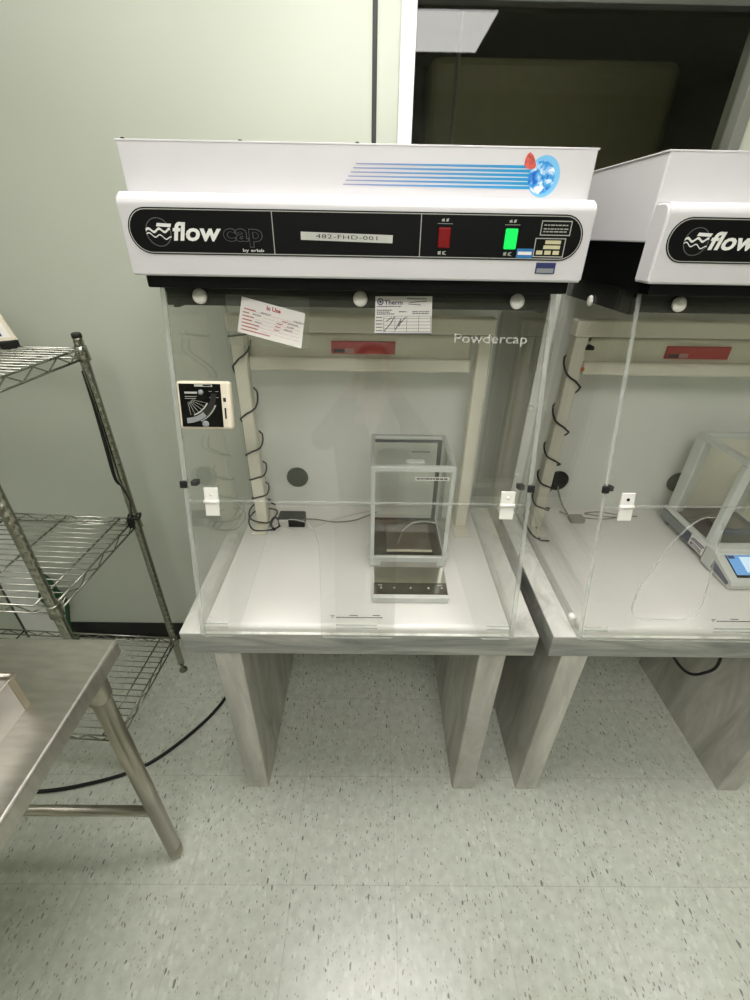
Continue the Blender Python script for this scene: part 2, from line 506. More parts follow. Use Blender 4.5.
struct('trim_1', MB().box(-.011, .001, WY - .003, WY, .1, CH), 'strip')
struct('trim_2', MB().box(-1.575, -1.42, WY - .03, WY, 0, CH, .003), 'pilaster')
struct('trim_3', MB().box(-1.606, -1.576, WY - .012, WY, 0, CH), 'strip')
win = obj('window_1', MB().box(WX0, WX0 + .036, WY - .012, WY + .06, WZ0, WZ1, .002), 'white_frame'); win['kind'] = 'structure'
obj('window_frame', MB().box(WX1 - .03, WX1, WY - .012, WY + .06, WZ0, WZ1, .002), 'grey_frame', win)
obj('window_head', MB().box(WX0 + .036, WX1 - .03, WY - .004, WY + .06, WZ1 - .045, WZ1, .002), 'dark_frame', win)
obj('window_sill', MB().box(WX0 + .036, WX1 - .03, WY - .012, WY + .06, WZ0, WZ0 + .04, .002), 'grey_frame', win)
obj('window_pane', MB().box(WX0 + .034, WX1 - .028, WY + .022, WY + .028, WZ0 + .038, WZ1 - .04), 'window_glass', win)
# the dim room beyond the glass
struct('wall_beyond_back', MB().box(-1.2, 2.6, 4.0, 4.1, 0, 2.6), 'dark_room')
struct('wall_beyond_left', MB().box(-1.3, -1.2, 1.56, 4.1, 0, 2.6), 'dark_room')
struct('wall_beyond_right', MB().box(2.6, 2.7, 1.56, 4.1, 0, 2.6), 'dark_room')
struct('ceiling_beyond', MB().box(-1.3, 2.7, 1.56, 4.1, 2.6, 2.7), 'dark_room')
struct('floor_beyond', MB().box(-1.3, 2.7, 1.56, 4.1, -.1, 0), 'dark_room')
single('olive_box', MB().box(.24, 1.42, 2.75, 3.2, 0, 2.35, .06, 4), 'olive', 'large olive box added for the paler rectangle in the dark window', 'olive_box')  # plain box added to give the paler rectangle in the glass
single('glass_line_rod', MB().cyl((.235, 1.75, .9), (.235, 1.75, 2.58), .006, 10), 'grey_frame', 'thin grey rod added for the upright line in the dark window glass', 'rod')  # added rod, gives the thin upright line in the glass

t = thing('ceiling_light', 'faint fill light added in the dark room beyond the window', 'light', (.6, 2.1, 2.6))  # added fill, lifts the room beyond out of black
obj('frame', MB().box(.1, 1.1, 2.0, 2.2, 2.58, 2.6, .002), 'white_frame', t)
obj('diffuser', MB().box(.12, 1.08, 2.02, 2.18, 2.574, 2.58), 'fill_faint', t)
# ceiling lights, with two fill panels added for more even light
def lamp(x0, x1, y0, y1, label, mname='lamp'):
    t = thing('ceiling_light', label, 'light', ((x0 + x1) / 2, (y0 + y1) / 2, CH), 'ceiling light panels')
    f = MB()
    for a in ((x0 - .03, x0, y0 - .03, y1 + .03), (x1, x1 + .03, y0 - .03, y1 + .03), (x0, x1, y0 - .03, y0), (x0, x1, y1, y1 + .03)):
        f.box(a[0], a[1], a[2], a[3], CH - .014, CH, .002)
    obj('frame', f, 'white_frame', t)
    obj('diffuser', MB().box(x0, x1, y0, y1, CH - .01, CH - .004), mname, t)
lamp(-.45, .60, .42, 1.02, 'long ceiling light panel above the fume hoods', 'lamp_soft')
lamp(-.54, .69, -1.32, -.52, 'long ceiling light panel reflected in the dark window')
lamp(-2.2, -1.1, -.52, .10, 'long fill light panel added above the steel table', 'fill_dim')  # added fill, brightens the floor and left side
lamp(1.75, 2.35, .42, 1.02, 'square fill light panel added off to the far side', 'fill_dim')  # added fill from the right, out of view

# ------------------------------------------------------------------ marble tables
def table(cx, label):
    t = thing('marble_table', label, 'table', (cx, 1.05, 0), 'marble balance tables')
    hw = .4465
    tp = MB().box(cx - hw, cx + hw, .758, 1.362, .727, .80, .004, 3)
    for f in tp.bm.faces:
        f.material_index = 0 if f.normal.z > .6 else 1
    tp.bm.normal_update()
    for f in tp.bm.faces:
        f.material_index = 0 if f.normal.z > .6 else 1
    obj('tabletop', tp, ['marble_top', 'marble_edge'], t)
    for s in (-1, 1):
        xo = cx + s * .39; xi = cx + s * .318
        obj('leg', MB().box(min(xo, xi), max(xo, xi), .79, 1.33, 0, .727, .004, 2), 'marble_leg', t)
    return t
TCX = (-.024, .904)
table(TCX[0], 'white grey marble table under the whole flow hood on the left')
table(TCX[1], 'white grey marble table cut off by the right edge, second hood on it')

# ------------------------------------------------------------------ hoods
TILT = math.atan2(.187, .744); ST, CT = math.sin(TILT), math.cos(TILT)
def hood(cx, first):
    Z0 = .80
    t = thing('flow_hood',
              'white flow hood with blue globe artwork and dial gauge, whole in view' if first else 'white flow hood cut off by the right edge, teardrop hand holes',
              'fume hood', (cx, 1.05, Z0), 'powder flow hoods')
    P = lambda x, v, w=0.0: (cx + x, .755 + v * ST - w * CT, Z0 + v * CT + w * ST)     # on the sloping front
    nP = (0, -CT, ST)
    HW = .375
    F = lambda x, z, w=0.0: (cx + x, .885 - w, z)         # on the fascia
    # housing
    hs = MB(); hs.box(cx - .403, cx + .403, .935, 1.33, 1.642, 1.7755, .0025)
    hs.box(cx - .405, cx + .405, .9345, 1.331, 1.774, 1.777, .0008)
    ho = obj('header_housing', hs, 'white', t)
    for k in range(5):
        sx = cx - .395 + .1965 * k
        obj('top_screw', MB().dome((sx, .945, 1.777), (0, 0, 1), .004, .003, 10), 'black', ho)
    if first:
        A = lambda x, z, w=0.0: (cx + x, .935 - w, z)
        st = MB()
        for k in range(6):
            za = 1.7495 - k * .0058; xa = -.004 - k * .0045
            st.prism([[(xa, za - .0006), (.300, za - .0021), (.300, za + .0021), (xa, za + .0009)]], 0, .0004, A)
        art = obj('printed_streaks', st, 'cyan', ho)
        ell = lambda x, z, a, b, rot=0, n=28: [(x + a * math.cos(q) * math.cos(rot) - b * math.sin(q) * math.sin(rot), z + a * math.cos(q) * math.sin(rot) + b * math.sin(q) * math.cos(rot)) for q in [2 * PI * i / n for i in range(n)]]
        obj('printed_halo', MB().prism([ell(.318, 1.7365, .0275, .0295)], 0, .0003, A), 'halo', ho)
        obj('printed_globe', MB().prism([ell(.3145, 1.735, .0225, .0235)], 0, .0007, A), 'globe', ho)
        bf = [(.286, 1.7475), (.2815, 1.753), (.282, 1.760), (.285, 1.767), (.2885, 1.7695), (.294, 1.766), (.299, 1.7585), (.302, 1.751), (.300, 1.7475), (.293, 1.7465)]
        obj('printed_butterfly', MB().prism([bf], 0, .001, A), 'butterfly', ho)
    # fascia: extruded profile with a rounded top lip
    prof = [(.935, 1.578), (.888, 1.578), (.885, 1.581), (.885, 1.684)]
    for k in range(1, 9):
        a = PI / 2 * k / 8
        prof.append((.885 + .019 * (1 - math.cos(a)), 1.684 + .019 * math.sin(a)))
    prof.append((.935, 1.703))
    fa = MB().prism([prof], -.4035, .4035, lambda y, z, x: (cx + x, y, z))
    bmesh.ops.bevel(fa.bm, geom=[e for e in fa.bm.edges if len(e.link_faces) == 2 and e.calc_face_angle(0) > 1.2 and abs(e.verts[0].co.x - e.verts[1].co.x) < 1e-5], offset=.004, segments=3, affect='EDGES')
    fo = obj('control_fascia', fa, 'white', t)
    def stad(x0, x1, z0, z1, n=14):
        r = (z1 - z0) / 2; zc = (z0 + z1) / 2; o = []
        for k in range(n + 1):
            a = PI / 2 + PI * k / n; o.append((x0 + r + r * math.cos(a), zc + r * math.sin(a)))
        for k in range(n + 1):
            a = -PI / 2 + PI * k / n; o.append((x1 - r + r * math.cos(a), zc + r * math.sin(a)))
        return o
    obj('black_inlay', MB().prism([stad(-.392, .388, 1.612, 1.681)], 0, .0008, F), 'black', fo)
    lines = MB().prism([stad(-.390, .386, 1.614, 1.679), stad(-.3887, .3847, 1.6153, 1.6777)], .0008, .0012, F)
    for x in (-.145, .108):
        lines.prism([[(x - .0007, 1.6153), (x + .0007, 1.6153), (x + .0007, 1.6777), (x - .0007, 1.6777)]], .0008, .0012, F)
    obj('inlay_outline', lines, 'line_grey', fo)
    F2 = lambda x, z, w=0.0: F(x, z, w + .0009)
    # emblem: a dark ring crossed by white waves with a small flag, then the lettering
    lg = MB()
    for zz, th in ((1.6495, .0018), (1.643, .0009)):
        top = [(-.362 + i * .0026, zz + .0026 * math.sin(i * .9) - (.0004 * i if th < .001 else 0)) for i in range(17)]
        lg.prism([top + [(x, z - 2 * th) for x, z in top[::-1]]], 0, .0006, F2)
    lg.prism([[(-.343, 1.6535), (-.319, 1.6525), (-.317, 1.6575), (-.341, 1.6585)]], 0, .0006, F2)
    obj('emblem', lg, 'frost', fo); lg = MB()
    lg.text('flow', (-.317, -.2335, 1.6325, 1.6605), F2, .0006, bold=.025, shear=.2)
    obj('lettering', lg, 'frost', fo); lg = MB()
    lg.text('by erlab', (-.2, -.1635, 1.6165, 1.6225), F2, .0006)
    obj('lettering', lg, 'frost', fo)
    og = MB(); ring = lambda r: [(-.341 + r * math.cos(a), 1.645 + r * math.sin(a)) for a in [2 * PI * i / 24 for i in range(24)]]
    og.prism([ring(.0215), ring(.0203)], 0, .0005, F2)
    obj('emblem_ring', og, 'outline', fo); og = MB()
    og.text('cap', (-.231, -.1635, 1.6245, 1.6525), F2, .0004, bold=.03)
    c2 = og
    obj('dark_lettering', c2, 'outline', fo)
    cb = MB().text('cap', (-.230, -.1645, 1.6255, 1.6515), lambda x, z, w=0.0: F(x, z, w + .0014), .0003, bold=.012)
    obj('dark_lettering', cb, 'black', fo)
    if first:
        lb = MB().prism([[(-.098, 1.6375), (.060, 1.6345), (.0605, 1.6465), (-.0975, 1.6495)]], .0009, .0016, F)
        lo = obj('asset_label', lb, 'label_silver', fo, label='silver printed label strip')
        lt = MB().text('482-FHD-001', (-.072, .034, 1.6395, 1.6455), lambda x, z, w=0.0: F(x, z - .019 * (x + .019), w + .0017), .0004, spacing=1.1)
        ob = obj('label_text', lt, 'ink_dark', fo)
    # switches
    def switch(x, mname, lab):
        so = obj('switch', MB().box(cx + x - .0105, cx + x + .0105, .8815, .8845, 1.6285, 1.6595, .002), mname, fo, label=lab)
    switch(.149, 'red_dark', 'dark red rocker switch'); switch(.264, 'green_lit', 'lit green rocker switch')
    ic = MB()
    for x in (.149, .264):
        ic.prism([[(x - .013, 1.6645), (x + .013, 1.6645), (x + .013, 1.6651), (x - .013, 1.6651)]], 0, .0004, F2)
        ic.prism([[(x - .006, 1.668), (x - .001, 1.668), (x - .002, 1.6725), (x - .006, 1.671)]], 0, .0004, F2)
        ic.prism([[(x + .001, 1.668), (x + .005, 1.668), (x + .006, 1.6725), (x + .002, 1.672)]], 0, .0004, F2)
        ic.prism([[(x - .009, 1.619), (x - .004, 1.619), (x - .004, 1.6245), (x - .009, 1.6235)]], 0, .0004, F2)
        ic.prism([[(x - .001, 1.619), (x + .006, 1.6185), (x + .001, 1.6215), (x + .006, 1.6245), (x - .001, 1.6235)]], 0, .0004, F2)
    obj('switch_symbols', ic, 'line_grey', fo)
    dp = MB()
    rect = lambda x0, x1, z0, z1: [(x0, z0), (x1, z0), (x1, z1), (x0, z1)]
    dp.prism([rect(.313, .365, 1.650, 1.672), rect(.3145, .3635, 1.6515, 1.6705)], 0, .0004, F2)
    dp.prism([rect(.307, .36, 1.6175, 1.6465), rect(.3085, .3585, 1.619, 1.645)], 0, .0004, F2)
    for z in (1.6645, 1.659, 1.655):
        xx = .318
        while xx < .356:
            l = random.uniform(.003, .008); dp.prism([rect(xx, xx + l, z, z + .0017)], 0, .0004, F2); xx += l + .0015
    dob = obj('data_plate', dp, 'line_grey', fo)
    dp = MB().prism([rect(.325, .352, 1.6375, 1.643)], 0, .0004, F2).prism([rect(.323, .352, 1.630, 1.6355)], 0, .0004, F2)
    for k in range(3): dp.prism([rect(.312 + k * .0145, .323 + k * .0145, 1.6215, 1.6275)], 0, .0004, F2)
    obj('data_plate', dp, 'plate_cream', fo)
    s = MB().prism([rect(.278, .306, 1.6155, 1.630)], 0, .0005, F2)
    s1 = obj('sticker', s, 'blue', fo); obj('sticker', MB().prism([rect(.280, .304, 1.6205, 1.6255)], .0005, .0008, F2), 'paper', fo)
    obj('sticker', MB().prism([rect(.316, .351, 1.5915, 1.609)], .0004, .0009, F), 'navy', fo, label='navy certification sticker under the black inlay')
    obj('sticker', MB().prism([rect(.3185, .3485, 1.593, 1.600)], .0009, .0012, F), 'grey_window', fo)
    # black plenum under the housing and the rails behind the panes
    obj('black_plenum', MB().box(cx - .388, cx + .388, .90, 1.312, 1.557, 1.643, .003), 'black', t)
    rl = MB(); rl.box(cx - .377, cx + .374, .943, .955, 1.522, 1.5568, .001)
    obj('front_rail', rl, 'charcoal', t)
    for sx in (-1, 1):
        a, b_ = cx + sx * .3768, cx + sx * .365
        obj('side_rail', MB().box(min(a, b_), max(a, b_), 0.97, 1.31, 1.514, 1.5568, .001), 'charcoal', t)
    obj('filter_face', MB().box(cx - .34, cx + .34, .985, 1.30, 1.545, 1.5568, .002), 'filter', t)
    # back panel
    xl = -.383 if first else -.412
    bk = MB().box(cx + xl, cx + .383, 1.322, 1.328, .801, 1.5565)
    bo = obj('back_panel', bk, 'back', t)
    if not first:
        for z in (1.45, 1.19, .955):
            obj('nylon_screw', MB().dome((cx - .405, 1.322, z), (0, -1, 0), .0095, .012, 14), 'white_plastic', bo)
    for gx, mt in (((-.222, 'hole'),) if first else ((-.262, 'black_gloss'), (.15, 'hole'))):
        g = MB().tube([(cx + gx, 1.3225, .936), (cx + gx, 1.317, .936), (cx + gx, 1.3145, .936)], [.036, .036, .031], 28)
        obj('grommet', g, mt, bo, label='round cable grommet')
    # clear panes
    obj('front_pane', MB().prism([[(-HW, .345), (HW, .345), (HW, .769), (-HW, .769)]], -.003, .003, P, 0, 1), ['clear', 'edge'], t, label='clear acrylic front pane')
    for sx in (-1, 1):
        pl = [(0, .8005), (1.321, .8005), (1.321, 1.556), (0, 1.556)]
        pl = [(.755 - .0031 + (z - .8) * ST / CT if i in (0, 3) else y, z) for i, (y, z) in enumerate(pl)]
        d0, d1 = (sx * .3756, sx * .3845)
        sp = obj('side_pane', MB().prism([pl], min(d0, d1), max(d0, d1), lambda y, z, x: (cx + x, y, z), 0, 1), ['clear', 'edge'], t, label='clear acrylic side pane')
    # lower sash
    def rounded(pts, rad, n=6):
        out = []
        m = len(pts)
        for i in range(m):
            p = Vector(pts[i]).to_2d(); a = Vector(pts[i - 1]).to_2d(); b = Vector(pts[(i + 1) % m]).to_2d()
            r = rad[i] if isinstance(rad, (list, tuple)) else rad
            if r <= 0: out.append((p.x, p.y)); continue
            da, db = (a - p).normalized(), (b - p).normalized()
            ang = da.angle(db); d = min(r / math.tan(ang / 2), (a - p).length * .49, (b - p).length * .49)
            q0, q1 = p + da * d, p + db * d
            for k in range(n + 1):
                tt = k / n
                q = (1 - tt) ** 2 * q0 + 2 * tt * (1 - tt) * p + tt ** 2 * q1
                out.append((q.x, q.y))
        return out
    if first:
        half = [(.089, -.005), (.089, .20), (.0905, .245), (.101, .278), (.122, .297), (.149, .303), (.178, .297), (.203, .276), (.2135, .245), (.281, .042), (.303, -.005)]
        right = [(HW, .343), (HW, -.005)]
        o_ = rounded([(-HW, .343), (-HW, -.005)] + [(-x, v) for x, v in half[::-1]] + half + [(HW, -.005), (HW, .343)],
                     [0, .004, .014, .01] + [0] * 8 + [.012] + [.012] + [0] * 8 + [.01, .014, .004, 0])
        loops = [o_]
    else:
        h = rounded([(-.150, .321), (-.094, .318), (-.094, .055), (-.268, .055), (-.258, .14), (-.198, .265)], [.07, .06, .05, .062, .07, .07])
        loops = [[(-HW, .343), (-HW, -.005), (HW, -.005), (HW, .343)], h, [(-x, v) for x, v in h[::-1]]]
    so = obj('lower_sash', MB().prism(loops, -.003, .003, P, 0, 1), ['clear', 'edge'], t, label='clear hinged lower sash with hand openings')
    rb = MB()
    for x0, x1 in ((-.372, -.315), (-.053, .048), (.315, .372)):
        for v in (.0225, .0315):
            rb.prism([[(x0, v), (x1, v), (x1, v + .0028), (x0, v + .0028)]], .003, .0048, P)
    obj('sash_rib', rb, 'edge', so)
    # warning print on the middle tab
    wr = MB(); PW = lambda x, v, w=0.0: P(x, v, w + .0032)
    wr.prism([[(-.0665, .059), (-.0555, .059), (-.061, .0515)], [(-.0645, .0578), (-.0575, .0578), (-.061, .0533)]], 0, .0003, PW)
    xx = -.052
    while xx < .055:
        l = random.uniform(.003, .009)
        wr.prism([[(xx, .0525), (xx + l, .0525), (xx + l, .0548), (xx, .0548)]], 0, .0003, PW); xx += l + .0012
    for x0, x1 in ((-.02, .0), (.036, .054)):
        wr.prism([[(x0, .0585), (x1, .0585), (x1, .0603), (x0, .0603)]], 0, .0003, PW)
    obj('warning_print', wr, 'ink_dark', so)
    # etched name on the pane
    if first:
        pt = MB().text('Powdercap', (.191, .337, .678, .701), lambda x, v, w=0.0: P(x, v, w + .0031), .0004)
        obj('lettering', pt, 'etch', t)
    # hinges, latches, buttons
    for x in ((-.324, .332) if first else (-.328, .328)):
        h = MB()
        h.box(-.0155, .0155, .345, .376, .003, .0075, .0015, xf=lambda c, x=x: P(x + c.x, c.y, c.z))
        h.box(-.0155, .0155, .311, .342, .003, .0075, .0015, xf=lambda c, x=x: P(x + c.x, c.y, c.z))
        ho_ = obj('hinge', h, 'white_plastic', t, label='white plastic hinge')
        obj('hinge_pin', MB().cyl(P(x - .0165, .3435, .007), P(x + .0165, .3435, .007), .0045, 12), 'white_plastic', ho_)
        obj('hinge_screw', MB().dome(P(x, .361, .0075), nP, .0035, .002, 10), 'black' if not first else 'white_plastic', ho_)
    for sx in (-1, 1):
        lt_ = obj('latch', MB().box(-.008, .007, .375, .391, .003, .011, .002, xf=lambda c: P(sx * .381 + c.x, c.y, c.z)), 'black_soft', t, label='small black latch at the pane edge')
        obj('latch_catch', MB().box(-.007, .007, .376, .388, -.026, -.004, .002, xf=lambda c: P(sx * .364 + c.x, c.y, c.z)), 'black_soft', lt_)
    for x in ((-.308, .003, .309) if first else (-.300, 0, .300)):
        obj('pane_button', MB().dome(P(x, .761, .003), nP, .0140, .008, 20), 'white_plastic', t, label='white round fixing button')
    for sx in (-1, 1):
        obj('pane_button', MB().dome((cx + sx * .3865, 1.13, 1.521), (sx, 0, 0), .0115, .007, 20), 'white_plastic', t, label='white round fixing button')
    if not first:
        obj('pane_button', MB().dome((cx - .387, .790, .838), (-1, 0, 0), .010, .016, 16), 'white_plastic', t, label='white round fixing button')
    # base tray with rounded nose and side rims
    tr = MB()
    pr = [(1.321, .8002), (1.321, .8215)]
    for k in range(9):
        a = PI / 2 + PI / 2 * k / 8
        pr.append((.777 + .0125 * math.cos(a), .809 + .0125 * math.sin(a)))
    pr.append((.7645, .8002))
    tr.prism([pr], -.3745, .3745, lambda y, z, x: (cx + x, y, z))
    to = obj('base_tray', tr, 'tray', t)
    for sx in (-1, 1):
        a, b_ = cx + sx * .3742, cx + sx * .362
        obj('tray_rim', MB().box(min(a, b_), max(a, b_), .79, 1.32, .8215, .8226, .0004), 'white_plastic', to)
    # dial gauge on the pane
    if first:
        gx, gv = -.313, .5545
        G = lambda c: P(gx + c.x, gv + c.y, c.z)
        go = obj('gauge', MB().box(-.054, .054, -.048, .048, .0031, .024, .006, 3, xf=G), 'cream', t, label='cream pressure gauge with black face and curved tube')
        g2 = lambda x, v, w=0.0: P(gx + x, gv + v, w + .024)
        obj('gauge_face', MB().prism([rect(-.0475, .036, -.043, .043)], 0, .001, g2), 'black_gloss', go)
        arc = lambda r0, r1, a0, a1, n=14, cx_=-.038, cv=.030: [(cx_ + r0 * math.cos(a0 + (a1 - a0) * k / n), cv + r0 * math.sin(a0 + (a1 - a0) * k / n)) for k in range(n + 1)] + [(cx_ + r1 * math.cos(a1 + (a0 - a1) * k / n), cv + r1 * math.sin(a1 + (a0 - a1) * k / n)) for k in range(n + 1)]
        obj('gauge_tube', MB().prism([arc(.055, .0655, -PI * .5 + .02, -.12)], .001, .003, g2), 'charcoal', go)
        obj('gauge_tube', MB().prism([arc(.055, .0655, -PI * .5 + .02, -PI * .28)], .003, .0034, g2), 'grey_window', go)
        mk = MB()
        mk.prism([arc(.0665, .069, -PI * .36, -PI * .14)], .001, .0016, g2)
        mk.prism([arc(.050, .0525, -PI * .40, -PI * .16)], .001, .0016, g2)
        mk.prism([rect(-.037, -.012, .0235, .0275)], .001, .002, g2)
        mk.prism([rect(-.037, -.015, .0135, .0145)], .001, .0016, g2).prism([rect(-.037, -.013, .0175, .0185)], .001, .0016, g2)
        for k in range(6):
            a = -PI * .46 + k * PI * .055
            p0 = (-.034 + .012 * math.cos(a), .018 + .012 * math.sin(a)); p1 = (-.038 + .050 * math.cos(a + .06), .030 + .050 * math.sin(a + .06))
            mk.prism([[p0, p1, (p1[0] + .0006, p1[1] + .0004), (p0[0] + .0006, p0[1] + .0004)]], .001, .0014, g2)
        for k in range(4):
            mk.prism([rect(.012 + (k % 2) * .013, .018 + (k % 2) * .013, .028 - .012 * (k // 2), .0288 - .012 * (k // 2))], .001, .0014, g2)
        mk.prism([rect(-.016, .020, .0375, .042), rect(.001, .017, .0385, .0412)], .001, .0014, g2)
        obj('gauge_marks', mk, 'line_grey', go)
        obj('gauge_knob', MB().dome(g2(-.004, .0265, .001), nP, .0052, .004, 14), 'grey_window', go)
        obj('gauge_knob', MB().dome(g2(.0, -.037, .001), nP, .007, .004, 14), 'grey_window', go)
        obj('gauge_slot', MB().prism([rect(.0405, .044, -.026, -.004)], 0, .0006, g2).prism([rect(.0395, .045, .008, .016)], 0, .0006, g2), 'charcoal', go)
    return t
HCX = (-.029, .898)
hood(HCX[0], True)
hood(HCX[1], False)
def onpane(cx):
    return lambda x, v, w=0.0: (x, .755 + v * ST - w * CT, .80 + v * CT + w * ST)
PW0 = onpane(0)

# ------------------------------------------------------------------ cards on the front pane
sl = MB().prism([[(-.290, .672), (-.128, .668), (-.126, .762), (-.288, .766)]], .0032, .0042, PW0)
single('plastic_sleeve', sl, 'sleeve', 'clear plastic sleeve on the front pane, tilted card inside it', 'sleeve')
def card(name, corners, w0, mats, label, cat):
    """corners: top-left, top-right, bottom-right, bottom-left on the pane"""
    c = [Vector(q) for q in corners]
    def cm(u, v, w=0.0):
        p = c[3] * (1 - u) * (1 - v) + c[2] * u * (1 - v) + c[1] * u * v + c[0] * (1 - u) * v
        return PW0(p.x, p.y, w0 + w)
    t = thing(name, label, cat, Vector(cm(.5, .5)))
    obj('sheet', MB().prism([[(0, 0), (1, 0), (1, 1), (0, 1)]], 0, .0006, cm), mats, t)
    return t, (lambda u, v, w=0.0: cm(u, v, w + .0007))
def dashes(mb, f, u0, u1, v, h, wmin, wmax, gap):
    u = u0
    while u < u1:
        l = min(random.uniform(wmin, wmax), u1 - u)
        mb.prism([[(u, v), (u + l, v), (u + l, v + h), (u, v + h)]], 0, .0003, f); u += l + gap
t, f = card('in_use_card', ((-.256, .762), (-.134, .733), (-.144, .668), (-.269, .698)), .0046, 'paper', 'white card headed In Use in red, taped tilted on the front pane', 'card')
m = MB().text('In Use', (.40, .62, .81, .93), f, .0004, bold=.03)
obj('red_heading', m, 'red', t)
m = MB()
for k, (a, b_) in enumerate(((.06, .24), (.05, .14), (.05, .22), (.05, .20), (.05, .32), (.05, .3), (.05, .5))):
    dashes(m, f, a, b_, .68 - k * .098, .035, .01, .03, .006)
for k, u in ((1, .66), (2, .58), (3, .56), (4, .55)): dashes(m, f, u, u + .09, .70 - k * .098, .03, .01, .03, .006)
obj('printed_text', m, 'red', t)
m = MB()
for k in range(6):
    dashes(m, f, .36 if k % 2 else .24, .95, .665 - k * .098, .008, .05, .2, .02)
obj('printed_rule', m, 'pink_ink', t)
m = MB()
for k, u in ((0, .32), (1, .2), (1, .76), (3, .24), (3, .7), (0, .84), (2, .75)):
    dashes(m, f, u, u + random.uniform(.08, .16), .675 - k * .098, .045, .005, .012, .01)
obj('handwriting', m, 'ink', t)
t, f = card('calibration_card', ((.003, .766), (.114, .768), (.115, .700), (.003, .698)), .0036, 'paper', 'small white service card with blue emblem and table, below the header', 'card')
m = MB(); ell = lambda r, n=20: [(.09 + r * .75 * math.cos(2 * PI * i / n), .86 + r * 1.25 * math.sin(2 * PI * i / n)) for i in range(n)]
m.prism([ell(.075), ell(.05)], 0, .0003, f); m.prism([ell(.03)], 0, .0003, f)
m.text('Therm', (.16, .48, .78, .9), f, .0003, bold=.02); dashes(m, f, .03, .46, .72, .025, .01, .04, .008)
m.prism([[(0, 0), (1, 0), (1, .02), (0, .02)]], 0, .0003, f)
obj('emblem', m, 'navy', t)
m = MB()
for (a, b_, v) in ((.56, .9, .92), (.03, .3, .62), (.03, .26, .57), (.42, .55, .58), (.66, .95, .58), (.66, .95, .53), (.03, .34, .52)):
    dashes(m, f, a, b_, v, .028, .01, .04, .008)
for k in range(5): dashes(m, f, .02, .13, .07 + k * .09, .03, .01, .03, .006)
obj('printed_text', m, 'ink', t)
m = MB()
for v in (.05, .14, .23, .32, .41, .47): m.prism([[(.15, v), (.98, v), (.98, v + .008), (.15, v + .008)]], 0, .0003, f)
for u in (.15, .35, .56, .77, .98): m.prism([[(u, .05), (u + .006, .05), (u + .006, .47), (u, .47)]], 0, .0003, f)
obj('printed_table', m, 'ink', t)
m = MB()
for (u0, v0, u1, v1) in ((.16, .06, .28, .28), (.28, .28, .34, .46), (.2, .34, .3, .44), (.36, .1, .46, .4), (.46, .3, .54, .45), (.6, .84, .9, .87), (.58, .8, .8, .77), (.42, .2, .46, .34)):
    d = Vector((v1 - v0, -(u1 - u0))).normalized() * .008
    m.prism([[(u0 - d.x, v0 - d.y), (u1 - d.x, v1 - d.y), (u1 + d.x, v1 + d.y), (u0 + d.x, v0 + d.y)]], 0, .0003, f)
obj('handwriting', m, 'ink_dark', t)

# ------------------------------------------------------------------ beige bar frame inside each hood
def bar_frame(cx, label, first):
    ZT = .8216; Y = 1.21
    xl, xr = (cx - .325, cx + .322) if first else (cx - .356, cx + .322)
    t = thing('bar_frame', label, 'frame', (cx, Y, ZT), 'beige bar frames inside the hoods')
    for x in (xl, xr):
        p = obj('post', MB().box(x - .018, x + .018, Y - .018, Y + .018, ZT + .008, 1.428, .004), 'beige', t)
        obj('foot', MB().box(x - .026, x + .022, Y - .07, Y + .095, ZT, ZT + .008, .002), 'beige', t)
    obj('top_bar', MB().box(xl - .022, xr + .022, Y - .022, Y + .02, 1.428, 1.468, .004), 'beige', t)
    hx0, hx1 = xl + .022, xr - .03
    ho = obj('lamp_housing', MB().box(hx0, hx1, Y + .005, Y + .05, 1.35, 1.42, .006).box(hx0, hx1, Y - .012, Y + .03, 1.328, 1.362, .006), 'beige', t)
    obj('end_cap', MB().box(hx0 - .012, hx0, Y - .008, Y + .045, 1.335, 1.418, .003), 'beige', ho)
    if not first:
        obj('end_switch', MB().box(hx0 - .008, hx0 + .014, Y - .022, Y + .01, 1.395, 1.405, .002), 'black_soft', ho)
        obj('end_switch', MB().dome((hx0 - .002, Y - .014, 1.345), (0, -1, 0), .006, .008, 10), 'orange', ho)
    lx = cx - .082 if first else cx - .115
    rl = obj('red_label', MB().box(lx, lx + .17, Y - .001, Y + .005, 1.372, 1.404, .0005), 'red_label', ho, label='red warning label')
    LF = lambda u, v, w=0.0: (u, Y - .0012 - w, v)
    k = MB().prism([[(lx + .006, 1.375), (lx + .036, 1.375), (lx + .036, 1.384), (lx + .006, 1.384)]], 0, .0004, LF)
    obj('label_print', k, 'ink_dark', ho)
    k = MB().prism([[(lx + .036, 1.375), (lx + .060, 1.375), (lx + .060, 1.386), (lx + .036, 1.386)]], 0, .0004, LF)
    obj('label_print', k, 'pink_ink', ho)
    return xl, xr, Y
XL1, XR1, BY = bar_frame(HCX[0], 'beige bar frame with red label behind the tilted card', True)
XL2, XR2, _ = bar_frame(HCX[1], 'beige bar frame with red label in the hood at the right edge', False)
def coil(cx, z0, z1, turns, r, phase=0, jit=.006):
    pts = []
    n = int(turns * 14)
    for k in range(n + 1):
        a = phase + 2 * PI * turns * k / n
        rr = r + random.uniform(-jit, jit) * .4
        pts.append((cx + rr * math.cos(a), BY + rr * math.sin(a) * .95, z0 + (z1 - z0) * (k / n)))
    return pts
